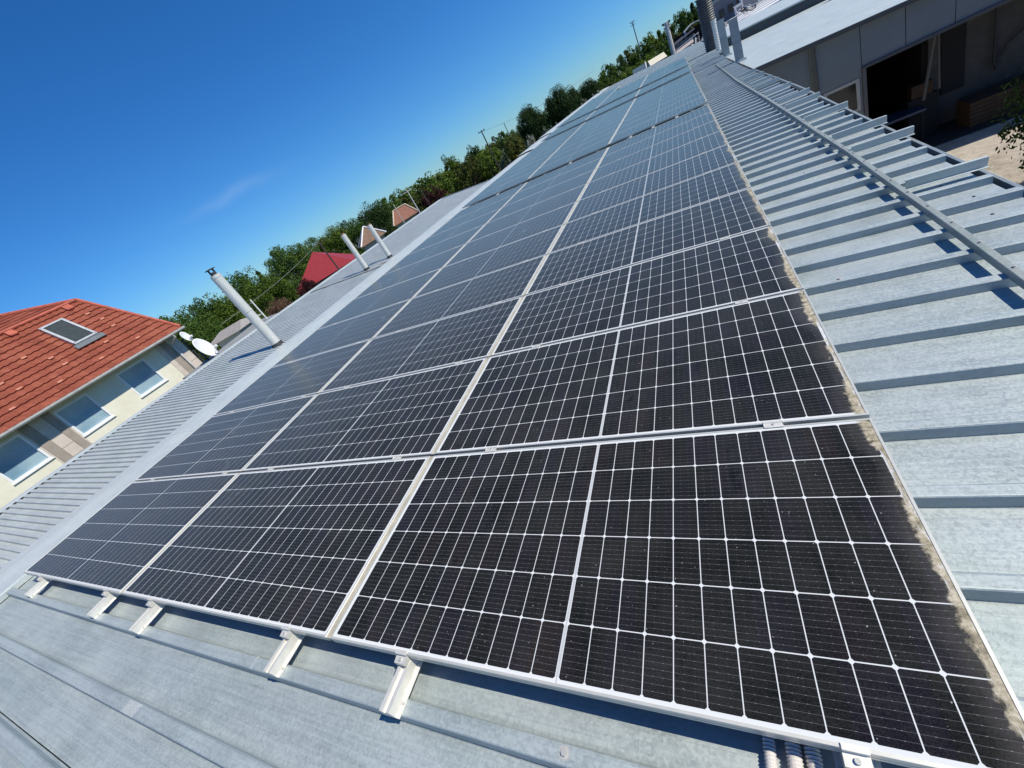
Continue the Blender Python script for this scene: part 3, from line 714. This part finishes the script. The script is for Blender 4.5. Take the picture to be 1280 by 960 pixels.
# wall with window holes: built of panels between the openings
wins = [(7.27, 8.47), (5.0, 6.15), (2.75, 3.95), (.5, 1.7), (-1.75, -.55)]
WZ0, WZ1 = .24, 1.45
HW = Mat('cream_house_render'); HW.set(.9, 0, .2); hn = HW.noise(HW.coord(), 2.2, 6, .6); HW.base(HW.ramp(hn, [(.3, (.72, .68, .53)), (.7, (.80, .77, .63))])); HW.bump(hn, .2, .01); HW = HW.m
m = MB(); ye = 10.05
m.box(HX-.3, HX, -8, ye, WZ1, 1.78); m.box(HX-.3, HX, -8, ye, GZ, WZ0)
edges = [ye]+[q for w_ in wins for q in (w_[1], w_[0])]+[-8]
for i in range(0, len(edges)-1, 2): m.box(HX-.3, HX, edges[i+1], edges[i], WZ0, WZ1)
m.box(HX-8, HX-.3, ye-.3, ye, GZ, 1.7); m.build('wall', HW, ho)
m = MB(); m.poly([(HX, ye-.01, 1.7), (HX-3.2, ye-.01, 4.4), (HX-8, ye-.01, 5.6), (HX-8, ye-.01, 1.7)]); m.build('gable_wall', HW, ho)
STONE = simple('pinkish_stone_cladding', (.60, .52, .44), .85, var=.1, scale=4, bump=.1)
STONE2 = simple('brown_stone_strip', (.34, .29, .24), .85, var=.12, scale=4)
m = MB()
for y0, y1 in ((4.02, 4.30), (4.70, 4.94)): m.box(HX, HX+.03, y0, y1, GZ, 1.70)
m.build('pilaster', STONE2, ho)
def blocks(y0, y1, nm='stone_facing'):
    m = MB(); z = GZ; k = 0
    while z < 1.6: m.box(HX, HX+.02, y0, y1, z+.01, min(z+.42, 1.7)); z += .43
    m.build(nm, STONE, ho)
blocks(4.31, 4.69); blocks(9.72, 10.07)
m = MB(); m.box(HX, HX+.015, 3.96, 4.015, GZ, 1.7); m.box(HX, HX+.015, 4.945, 4.99, GZ, 1.7); m.build('stone_edge', STONE, ho)
m = MB(); m.box(HX, HX+.022, 9.10, 9.30, GZ, 1.7); m.build('corner_strip', STONE, ho); m = MB(); m.box(HX, HX+.018, 9.30, 9.62, GZ, 1.7); m.build('corner_strip', STONE2, ho)
for i, (a, b) in enumerate(wins):
    m = MB(); w = .075
    for q in ((a, b, WZ1-w, WZ1), (a, b, WZ0, WZ0+w), (a, a+w, WZ0+w, WZ1-w), (b-w, b, WZ0+w, WZ1-w)): m.box(HX-.08, HX+.012, q[0], q[1], q[2], q[3])
    m.box(HX-.02, HX+.05, a-.03, b+.03, WZ0-.04, WZ0-.002)
    f = m.build('window', WHITE, ho)
    MB().box(HX-.06, HX-.05, a+w, b-w, WZ0+w, WZ1-w).build('pane', GLASS, f)
    MB().box(HX-.30, HX-.20, a+.02, b-.02, WZ0+.05, WZ0+.28).build('inner_sill', WHITE, f)
# roof: eave line, mansard break and upper slope
EX, EZ = -21.40, 1.66
BX, BZ = -24.62, 4.66
import_n = 13
def yr(t): return 10.30+(9.47-10.30)*t        # verge runs slightly inward going up
m = MB()
for k in range(import_n):
    t0, t1 = k/import_n, (k+1)/import_n
    xa, za = EX+(BX-EX)*t0, EZ+(BZ-EZ)*t0; xb, zb = EX+(BX-EX)*t1, EZ+(BZ-EZ)*t1
    nv = Vector((.68, 0, .73)); lift = nv*.052
    n_y = 76; y_a, y_b = -9.0, yr(t0)
    lo = []; hi = []
    for j in range(n_y*4+1):
        yy = y_a+(y_b-y_a)*j/(n_y*4); wv = .030*(math.cos(2*PI*j/4)*.5+.5)
        yy2 = y_a+(yr(t1)-y_a)*j/(n_y*4)
        lo.append(Vector((xa, yy, za))+lift+nv*wv); hi.append(Vector((xb, yy2, zb))+nv*(.004+wv))
    low0 = [p-lift*1.2 for p in lo]
    m.loft([low0, lo, hi], closed=False, caps=False)
m.open = True
m.build('roof', TILE, ho)
def upper(a, b, c_, d, nm):
    """tiled slope between lower edge a-b and upper edge d-c as stepped courses"""
    a, b, c_, d = map(Vector, (a, b, c_, d)); n = 11; m = MB(); m.open = True
    nn = (b-a).cross(d-a).normalized(); nn = nn if nn.z > 0 else -nn
    for k in range(n):
        p0, p1 = a.lerp(d, k/n), b.lerp(c_, k/n); q0, q1 = a.lerp(d, (k+1)/n), b.lerp(c_, (k+1)/n)
        cols_ = 60; lo = [p0.lerp(p1, j/cols_)+nn*(.045+.012*(j % 2)) for j in range(cols_+1)]; hi = [q0.lerp(q1, j/cols_)+nn*(.004+.012*(j % 2)) for j in range(cols_+1)]
        m.loft([[p-nn*.05 for p in lo], lo, hi], closed=False, caps=False)
    m.build(nm, TILE, ho)
P1 = Vector((BX, 9.42, BZ+.02)); Q = Vector((-29.1, 6.7, 6.36))
upper((BX-.02, -9, BZ), P1, Q, (-29.1, -8, 6.36), 'upper_roof')
m = MB(); m.tube([P1+Vector((0, .05, .03)), P1.lerp(Q, .5)+Vector((0, .05, .03)), Q+Vector((0, .05, .03))], .085, 8); m.tube([(EX-.02, 10.30, EZ+.08), (BX, 9.5, BZ+.06)], .075, 8); m.build('verge_tiles', RIDGE, ho)
m = MB(); m.tube([(BX+.05, -9, BZ+.05), (BX+.05, 9.42, BZ+.05)], .07, 8); m.build('break_ridge', RIDGE, ho)
# far hidden slopes so the house is closed
m = MB(); m.slab([(-29.1, -8, 6.34), (-29.1, 6.7, 6.34), (-34, 9.5, 1.8), (-34, -9, 1.8)], .1); m.slab([(EX-.1, 10.22, EZ-.0), (BX, 9.40, BZ-.05), Q-Vector((0, .02, .05)), (-34, 9.9, 1.8)], .05); m.build('rear_roof', TILE, ho)
# eave: soffit, fascia gutter, downpipe
m = MB(); m.box(HX-.05, EX+.0, -9, 10.28, 1.63, 1.66); m.build('soffit', simple('grey_soffit', (.28, .27, .26), .8), ho)
m = MB(); m.extr([(EX-.0, 1.58), (EX+.09, 1.58), (EX+.125, 1.63), (EX+.13, 1.70), (EX+.115, 1.70), (EX+.10, 1.63), (EX+.02, 1.60), (EX+.0, 1.70)], 'y', -9, 10.34); m.build('gutter', simple('pale_gutter', (.58, .56, .52), .4, .2), ho)
m = MB(); m.tube([(EX+.05, 9.75, 1.58), (EX+.05, 9.75, 1.50), (HX+.1, 9.66, 1.32), (HX+.09, 9.66, 1.1), (HX+.09, 9.66, GZ)], .05, 10); m.build('downpipe', simple('pale_pipe', (.62, .58, .54), .4), ho, smooth=True)
# skylight lying in the slope
sn = Vector((.68, 0, .73)).normalized(); st = Vector((BX-EX, 0, BZ-EZ)).normalized()
Msk = Matrix((Vector((0, 1, 0)), st, sn)).transposed()
def slope_pt(t, y): return Vector((EX+(BX-EX)*t, y, EZ+(BZ-EZ)*t))
sc_ = slope_pt(.63, 7.90)
m = MB(); w2, h2 = .39, .80
for (dx, dy, sx, sy) in ((-w2, 0, .09, 2*h2), (w2, 0, .09, 2*h2), (0, h2, 2*w2+.09, .09), (0, -h2, 2*w2+.09, .09)):
    m.obox(sc_+Msk @ Vector((dx, dy, .10)), sx, sy, .13, Msk)
sk = m.build('skylight', simple('skylight_frame', (.55, .56, .56), .4, .3), ho)
MB().obox(sc_+Msk @ Vector((0, 0, .10)), 2*w2-.06, 2*h2-.06, .03, Msk).build('pane', simple('skylight_glass', (.055, .065, .06), .15), sk)
MB().obox(sc_+Msk @ Vector((0, -h2-.17, .105)), 2*w2+.30, .26, .02, Msk).build('apron', simple('lead_apron', (.13, .15, .16), .6), sk)
hk = None
for k, (t, y) in enumerate([(.16, 8.9), (.16, 7.4), (.16, 5.9), (.16, 4.4), (.16, 2.9), (.45, 9.0), (.45, 6.6), (.31, 8.15), (.31, 6.6), (.31, 5.1), (.31, 3.6), (.60, 6.2), (.60, 9.1), (.75, 9.05), (.45, 5.0), (.45, 3.5)]):
    p = slope_pt(t, y)+sn*.07
    if hk is None: hk = MB().obox((0, 0, 0), .17, .09, .025, Msk).build('snow_hook', simple('hook_tile', (.50, .19, .12), .7), ho, loc=p)
    else: o = hk.copy(); COL.objects.link(o); o.parent = ho; o.location = p
for k, (t, y) in enumerate([(.94, 8.95), (.94, 6.9)]):
    p = slope_pt(t, y)+sn*.08; m = MB(); m.obox(p, .26, .3, .10, Msk); m.obox(p+Msk @ Vector((0, -.17, 0)), .22, .03, .09, Msk); m.build('vent_tile', RIDGE, ho)

def hip_house(name, label, cat, az, D, ang, w, d, ez, az_, rl, wallm, roofm, trim=None):
    """hipped or gabled house; ridge length rl along local x"""
    g = gnd(az, D); t = thing(name, label, cat, g, (0, 0, ang))
    e, a = ez-GZ, az_-GZ
    c = [(-w/2, -d/2, e), (w/2, -d/2, e), (w/2, d/2, e), (-w/2, d/2, e)]; r0, r1 = (-rl/2, 0, a), (rl/2, 0, a)
    m = MB(); m.v = c+[r0, r1]; m.f = [(0, 1, 5, 4), (2, 3, 4, 5), (1, 2, 5), (3, 0, 4), (0, 3, 2, 1)]; m.build('roof', roofm, t)
    m = MB(); q = .35; m.box(-w/2+q, w/2-q, -d/2+q, d/2-q, 0, e+.02); m.build('wall', wallm, t)
    if trim:
        m = MB(); 
        for p_, r_ in ((c[0], r0), (c[1], r1), (c[3], r0), (c[2], r1), (r0, r1)):
            if (Vector(p_)-Vector(r_)).length > .1: m.tube([Vector(p_)+Vector((0, 0, .05)), Vector(r_)+Vector((0, 0, .05))], .07, 6)
        m.build('ridge_trim', trim, t)
    for k in (-1, 1):
        m = MB(); m.box(k*w/4-.4, k*w/4+.4, -d/2+q-.03, -d/2+q, e-1.5, e-.5); f = m.build('window', PM, t)
    return t
RED = simple('crimson_metal_roof', (.29, .032, .036), .5, 0, .4, .08, 2)
CLAY = simple('faded_clay_roof', (.27, .13, .09), .85, 0, .2, .18, 3, .2)
CLAYB = simple('brown_clay_roof', (.22, .14, .10), .85, 0, .2, .22, 3, .2)
GREENG = simple('grey_green_render', (.16, .17, .15), .9)
hip_house('red_roofed_house', 'low house with plain crimson metal hipped roof behind the corrugated roof', 'house', -47.0, 42, R(38), 5.7, 5.7, -.52, 1.60, .1, GREENG, RED)
hip_house('brown_gabled_house', 'small house with steep brown tiled roof and white edge behind the flues', 'house', -40.2, 47, R(48), 3.0, 2.6, -.3, 1.15, .1, CREAM, CLAYB, WHITE)
hip_house('clay_roofed_house', 'small house with faded orange clay roof beside the pale thin pole', 'house', -35.2, 54, R(38), 3.4, 3.2, -.45, .92, 1.6, CREAM, CLAY, simple('cream_ridge', (.60, .52, .38), .8))
hip_house('white_garden_house', 'white walled house glimpsed through the trees right of the satellite dishes', 'house', -59.5, 21, R(20), 1.9, 1.8, .50, .78, 1.2, WH, simple('dull_roof', (.3, .28, .26), .8))
hip_house('far_cottage', 'tiny white and pink cottage with cream roof at the end of the hall roof', 'cottage', -1.95, 66, R(12), 2.0, 2.4, -.15, .42, 1.9, simple('pink_render', (.58, .42, .36), .8), simple('cream_sheet', (.72, .66, .50), .7))
t = thing('rooftop_collector', 'small tilted blue grey solar collector with a pale edge beyond the array', 'solar collector', at(-3.75, -1.05, 62))
m = MB(); m.obox((0, 0, -.1), 1.5, .9, .06, Matrix.Rotation(R(35), 3, 'X')); m.build('collector_plate', simple('blue_grey_plate', (.10, .15, .18), .25), t)
m = MB(); m.obox((.78, 0, -.05), .10, 1.0, .10, Matrix.Rotation(R(35), 3, 'X')); m.build('edge_trim', WHITE, t); m = MB(); m.box(-.6, .6, -.1, .5, -4.2, -.2); m.build('support', DGREY, t)
# lean-to with grey roof behind the annex
t = thing('lean_to', 'dull grey lean-to roof right below the satellite dishes', 'shed', (0, 0, 0))
m = MB(); m.slab([(-12.6, 4.9, .58), (-10.15, 4.6, .55), (-10.15, 7.1, .62), (-12.6, 7.6, .70)], .06); m.build('roof', simple('grey_fibre_sheet', (.25, .26, .25), .9, var=.15, scale=2), t)
m = MB(); m.box(-12.4, -10.3, 4.9, 7.1, GZ, .5); m.build('wall', CREAM, t)

# ---------------------------------------------------------------- satellite dishes
def dish(az, el, D, r, face_az, face_el, lab):
    c = at(az, el, D); t = thing('satellite_dish', lab, 'satellite dish', (c.x, c.y, GZ), group='satellite dishes by the tiled house')
    z = c.z-GZ; fz = Vector((math.sin(R(face_az))*math.cos(R(face_el)), math.cos(R(face_az))*math.cos(R(face_el)), math.sin(R(face_el))))
    a = fz.cross(Vector((0, 0, 1))).normalized(); b = a.cross(fz); C0 = Vector((0, 0, z))
    m = MB(); m.open = True; rings = []
    for k in range(9):
        rr = r*k/8; rings.append([C0+fz*(.22*r*(k/8)**2)+(a*math.cos(2*PI*j/32)+b*1.06*math.sin(2*PI*j/32))*max(rr, .002) for j in range(32)])
    m.loft(rings, True, False); o = m.build('reflector', WHITE, t, smooth=True); s_ = o.modifiers.new('s', 'SOLIDIFY'); s_.thickness = .012
    foc = C0+fz*r*1.05-b*r*.55
    m = MB(); m.tube([C0-b*r*.95+fz*.1*r, foc], .012, 6); m.build('feed_arm', FLUE, t)
    m = MB(); m.tube([foc-fz*.02, foc-fz*.12-(foc-C0).normalized()*.0], .035, 10); m.build('receiver', WHITE, t)
    m = MB(); m.tube([(0, 0, 0), (0, 0, z-.0)], .03, 8) if False else m.tube([C0-fz*.14-Vector((0, 0, z)), C0-fz*.14, C0-fz*.02], .026, 8); m.build('mast', DARK, t)
dish(-63.1, -2.35, 13.2, .285, 58, 14, 'larger white satellite dish beside the corner of the tiled house')
dish(-63.55, -.40, 14.6, .155, 56, 12, 'smaller white satellite dish above and left of the larger one')

# ================================================================= TREES
def leafmat(name, a, b, c_, tr=.25):
    m = Mat(name); m.set(.7, 0, .1)
    g = m.node('ShaderNodeNewGeometry'); oi = m.node('ShaderNodeObjectInfo')
    n = m.noise(m.coord(), 1.3, 3, .5)
    f = X(m.t, g.outputs['Random Per Island'])*.55+n*.6+X(m.t, oi.outputs['Random'])*.25-.2
    m.base(m.ramp(f, [(.15, a), (.5, b), (.9, c_)]))
    tl = m.node('ShaderNodeBsdfTranslucent'); m.link(m.b.inputs['Base Color'].links[0].from_socket, tl.inputs[0])
    mx = m.node('ShaderNodeMixShader'); mx.inputs[0].default_value = tr
    out = [q for q in m.t.nodes if q.type == 'OUTPUT_MATERIAL'][0]
    m.link(m.b.outputs[0], mx.inputs[1]); m.link(tl.outputs[0], mx.inputs[2]); m.link(mx.outputs[0], out.inputs[0])
    return m.m
BARK = simple('bark', (.10, .075, .05), .95)
L = {'green': leafmat('leaf_green', (.028, .060, .013), (.072, .135, .024), (.14, .20, .042)),
     'olive': leafmat('leaf_olive', (.040, .052, .012), (.080, .098, .022), (.15, .155, .04)),
     'lime': leafmat('leaf_lime', (.045, .085, .012), (.10, .16, .022), (.18, .23, .045)),
     'dark': leafmat('leaf_dark', (.012, .030, .009), (.026, .055, .014), (.055, .09, .022), .15),
     'purple': leafmat('leaf_purple', (.030, .012, .012), (.06, .022, .022), (.10, .04, .03), .15),
     'brown': leafmat('leaf_brown', (.09, .05, .03), (.20, .12, .075), (.32, .21, .13), .15),
     'white': leafmat('leaf_blossom', (.04, .06, .02), (.09, .12, .05), (.80, .76, .66), .2)}
def crown_mesh(name, seed, shape, nclump, nleaf, ls, mat):
    """unit crown: about 1 wide (radius .5) and 1 high, base at z=0, leaves in clumps"""
    g = np.random.default_rng(seed)
    cl = []
    while len(cl) < nclump:
        u = g.normal(size=3); u /= np.linalg.norm(u); r = g.uniform(.25, 1)**.5
        p = u*r*.5
        if shape == 'round': c = p*(.80, .80, .84)+(0, 0, .5)
        elif shape == 'cone':
            z = g.uniform(0, 1)**1.25; a = g.uniform(0, 2*PI); rr = (1-z)*.42*g.uniform(.55, 1.08); c = np.array((rr*math.cos(a), rr*math.sin(a), z*.95))
        else: c = p*(.84, .84, .70)+(0, 0, .52)+np.array((0, 0, .16*(1 if u[2] > 0 else 0)))*g.uniform(0, 1)
        cl.append((c, g.uniform(.055, .15) if shape != 'cone' else g.uniform(.03, .085)))
    V = []; F = []
    per = nleaf//nclump
    for c, rad in cl:
        d = g.normal(size=(per, 3)); d /= np.linalg.norm(d, axis=1)[:, None]
        pos = c+d*rad*(g.uniform(.3, 1, size=(per, 1))**.5)*(1, 1, .8)
        for k in range(per):
            n = d[k]*.7+g.normal(size=3)*.6+np.array((0, 0, .45)); n /= np.linalg.norm(n)
            a = np.cross(n, g.normal(size=3)); a /= np.linalg.norm(a); b = np.cross(n, a); s = ls*g.uniform(.6, 1.35)
            i = len(V); p = pos[k]
            V += [tuple(p-a*s), tuple(p-b*s*.55+a*.0), tuple(p+a*s), tuple(p+b*s*.55)]; F.append((i, i+1, i+2, i+3))
    me = bpy.data.meshes.new(name); me.from_pydata(V, [], F); me.materials.append(mat); return me
def trunk_mesh(name, seed, h=1.0):
    g = random.Random(seed); m = MB(); top = .62
    m.tube([(0, 0, 0), (.008, .0, .2), (-.005, .01, .42), (.0, 0, top)], [.045, .034, .026, .012], 8)
    for k in range(6):
        a = g.uniform(0, 2*PI); z = g.uniform(.25, .5); l = g.uniform(.2, .36)
        m.tube([(0, 0, z), (math.cos(a)*l*.5, math.sin(a)*l*.5, z+.12), (math.cos(a)*l, math.sin(a)*l, z+g.uniform(.2, .38))], [.017, .010, .004], 5)
    me = bpy.data.meshes.new(name); me.from_pydata(m.v, [], m.f); me.materials.append(BARK); return me
TR = [trunk_mesh('trunk', s) for s in (1, 2, 3)]
CM = {}
def crown(kind, shape, seed, dens):
    key = (kind, shape, seed, dens)
    if key not in CM:
        nc, nl, ls = {0: (90, 9000, .019), 1: (150, 22000, .0125), 2: (70, 5200, .026)}[dens]
        if shape == 'round': nc = int(nc*1.3); nl = int(nl*1.4)
        CM[key] = crown_mesh('crown', seed+len(kind)*7, shape, nc, nl, ls, L[kind])
    return CM[key]
BARKY = 0
G1 = 'trees behind the corrugated roof'; G2 = 'trees in the belt along the horizon'
def tree(name, label, az, eltop, D, wdeg, kind, shape='free', seed=1, dens=0, cat='tree', group=None, base=None, hfrac=.8, w=None):
    if group == G1: eltop += .35; wdeg *= 1.4
    if group == G2: eltop += .30; wdeg *= 1.25
    g = gnd(az, D); top = at(az, eltop, D).z; H = top-GZ
    if base is not None: g.z = base; H = top-base
    ww = w if w else 2*D*math.tan(R(wdeg/2))
    t = thing(name, label, cat, g, (0, 0, random.uniform(0, 6.28)), group)
    o = bpy.data.objects.new('crown', crown(kind, shape, seed, dens)); COL.objects.link(o); o.parent = t
    ch = H*hfrac; o.location = (0, 0, H-ch*1.0); o.scale = (ww, ww*random.uniform(.85, 1.1), ch)
    o = bpy.data.objects.new('trunk', TR[seed % 3]); COL.objects.link(o); o.parent = t; o.scale = (ww*.9, ww*.9, H*1.15)
    return t
G1 = 'trees behind the corrugated roof'; G2 = 'trees in the belt along the horizon'
# cluster right of the tiled house
tree('broadleaf_tree', 'dark leafy tree right behind the corner of the tiled house', -63.9, 1.75, 33, 6.5, 'green', 'free', 1, 1, group=G1, hfrac=.9)
tree('broadleaf_tree', 'tall airy tree whose top sticks up above the satellite dishes', -60.4, 2.35, 35, 4.8, 'green', 'free', 2, 1, group=G1, hfrac=.86)
tree('broadleaf_tree', 'bushy green tree behind the larger satellite dish', -62.2, .1, 27, 4.2, 'green', 'free', 3, 1, group=G1, hfrac=.9)
tree('broadleaf_tree', 'rounded green tree left of the top of the nearest flue', -58.6, 1.15, 34, 5.0, 'lime', 'free', 2, 1, group=G1, hfrac=.9)
tree('broadleaf_tree', 'green tree crown directly behind the nearest flue', -55.8, 2.35, 37, 5.2, 'green', 'free', 3, 1, group=G1, hfrac=.9)
tree('broadleaf_tree', 'lighter green tree between the nearest flue and the brown bush', -53.8, .9, 30, 4.8, 'lime', 'free', 1, 1, group=G1, hfrac=.9)
tree('small_conifer', 'dark pointed conifer tip just right of the nearest flue', -53.4, 1.3, 39, 2.2, 'dark', 'cone', 4, 0, group=G1)
tree('leafy_bush', 'low green bush filling the gap left of the flue base', -57.2, -1.7, 25, 3.6, 'green', 'free', 1, 1, cat='bush', group='bushes behind the corrugated roof', hfrac=.8)
tree('leafy_bush', 'low green bush between the brown bush and the red roof', -52.6, -.8, 30, 3.4, 'lime', 'free', 3, 0, cat='bush', group='bushes behind the corrugated roof', hfrac=.8)
tree('brown_bush', 'round faded brown flowering bush beside the white post', -54.2, -1.35, 19, 4.6, 'brown', 'round', 2, 1, cat='bush', hfrac=.55)
tree('purple_bush', 'round dark purple leaved bush in front of the crimson roof', -50.2, -1.35, 23, 4.0, 'purple', 'round', 1, 1, cat='bush', hfrac=.5)
# behind the red roof
tree('broadleaf_tree', 'big dense tree left behind the crimson roof', -50.0, 2.1, 52, 5.0, 'green', 'free', 1, 1, group=G1, hfrac=.92)
tree('broadleaf_tree', 'tree rising directly behind the apex of the crimson roof', -47.0, 1.75, 56, 4.4, 'green', 'free', 2, 1, group=G1, hfrac=.92)
tree('broadleaf_tree', 'sunlit tree behind the dark wooden pole', -44.3, 1.45, 56, 4.0, 'lime', 'free', 3, 1, group=G1, hfrac=.92)
tree('broadleaf_tree', 'tree between the middle flue and the brown gabled house', -42.0, .9, 56, 3.4, 'green', 'free', 1, 1, group=G1, hfrac=.92)
tree('broadleaf_tree', 'dark rounded tree behind the brown gabled house', -38.6, 1.2, 58, 4.2, 'dark', 'free', 2, 1, group=G1, hfrac=.92)
# belt along the horizon from the clay roof to the vent stacks
belt = [(-36.6, .8, 66, 3.6, 'green'), (-34.4, .75, 70, 3.6, 'lime'), (-33.0, .3, 62, 3.2, 'olive'), (-31.4, .9, 70, 3.6, 'lime'), (-31.0, -.6, 50, 3.0, 'purple'), (-29.2, .6, 72, 3.4, 'lime'), (-28.6, -.5, 52, 3.6, 'lime'),
        (-27.1, 1.2, 74, 2.4, 'lime'), (-25.6, .3, 70, 3.0, 'olive'), (-25.4, -.4, 50, 3.4, 'olive'), (-24.1, .75, 78, 2.2, 'dark'), (-22.9, .2, 70, 2.6, 'lime'), (-22.4, -.5, 50, 3.4, 'lime'), (-21.2, .65, 74, 2.6, 'olive'),
        (-19.9, .85, 70, 2.0, 'green'), (-19.2, -.6, 50, 3.4, 'olive'), (-18.3, .2, 72, 2.2, 'green'), (-16.4, -1.2, 52, 3.4, 'dark'), (-14.2, -.1, 66, 2.2, 'green'), (-13.4, -1.1, 58, 2.4, 'olive'), (-10.4, -.3, 66, 1.8, 'olive'), (-9.9, -.7, 60, 2.6, 'green'),
        (-7.7, -.05, 80, 1.8, 'lime'), (-6.9, .45, 82, 2.2, 'green'), (-7.2, -.7, 66, 2.6, 'olive'), (-5.7, .75, 84, 2.0, 'green'), (-5.2, -.5, 68, 2.4, 'lime'), (-4.4, .7, 86, 2.0, 'olive'), (-3.3, .9, 84, 1.9, 'green'), (-3.2, -.4, 70, 2.4, 'lime'), (-2.2, 1.05, 84, 1.9, 'lime'), (-1.2, -.2, 72, 2.4, 'green'), (-1.2, 1.15, 86, 1.8, 'green'),
        (-.2, .95, 90, 1.7, 'dark'), (.6, 1.4, 92, 1.6, 'green'), (1.4, .95, 90, 1.7, 'green'), (2.2, 1.35, 94, 1.7, 'dark'), (2.9, 1.25, 94, 1.6, 'green'), (.9, .2, 82, 2.6, 'olive'), (3.9, 1.1, 104, 1.6, 'dark')]
belt.sort()
cw_ = {'green': 'mid green', 'lime': 'sunlit yellow green', 'olive': 'olive green', 'dark': 'dark green', 'purple': 'purple leaved'}
for i, (az, el, D, wd, kd) in enumerate(belt):
    tree('belt_tree', '%s tree, %s from the left in the long belt above the roof edge' % (cw_[kd], ORD[i] if i < 39 else 'last'), az, el, D, wd*1.15, kd, 'cone' if kd == 'dark' and D > 85 else 'free', 1+i % 3, 2 if kd != 'purple' else 0, group=G2, hfrac=.93)
tree('round_tree', 'leftmost round clipped dark tree standing above the array', -16.45, 1.95, 44, 1, 'dark', 'round', 1, 1, group='round dark trees', hfrac=.52, w=3.4)
tree('round_tree', 'middle and tallest of the round clipped dark trees', -12.6, 2.05, 45, 1, 'dark', 'round', 2, 1, group='round dark trees', hfrac=.62, w=3.6)
tree('round_tree', 'rightmost and smallest round dark tree', -9.2, .80, 56, 1, 'dark', 'round', 3, 1, group='round dark trees', hfrac=.5, w=2.9)
tree('round_tree', 'faint round tree squeezed right behind the tallest round one', -10.9, 1.15, 52, 1, 'dark', 'round', 1, 0, group='round dark trees', hfrac=.5, w=1.6)
for i, (az, el, D) in enumerate(((-15.2, -1.65, 34), (-14.3, -1.5, 35), (-13.2, -1.6, 36), (-17.2, -1.6, 34), (-20.9, -1.3, 34), (-11.2, -1.3, 40), (-10.2, -1.2, 42), (-8.4, -.95, 46))):
    tree('blossoming_bush', 'white blossoming bush, %s from the left just above the array edge' % ORD[[3, 4, 5, 2, 1, 6, 7, 8].index(i+1) if False else {4: 0, 3: 1, 0: 2, 1: 3, 2: 4, 5: 5, 6: 6, 7: 7}[i]], az, el+.30, D, 1.9, 'white', 'free', 1+i % 3, 2, cat='bush', group='white blossoming bushes', hfrac=.6)
# conifer in the yard
t = tree('yard_conifer', 'dark conifer standing in the pale yard at the right picture edge', 29.3, -9.0, 12.0, 1, 'dark', 'round', 2, 1, cat='conifer', hfrac=.97, w=2.75)
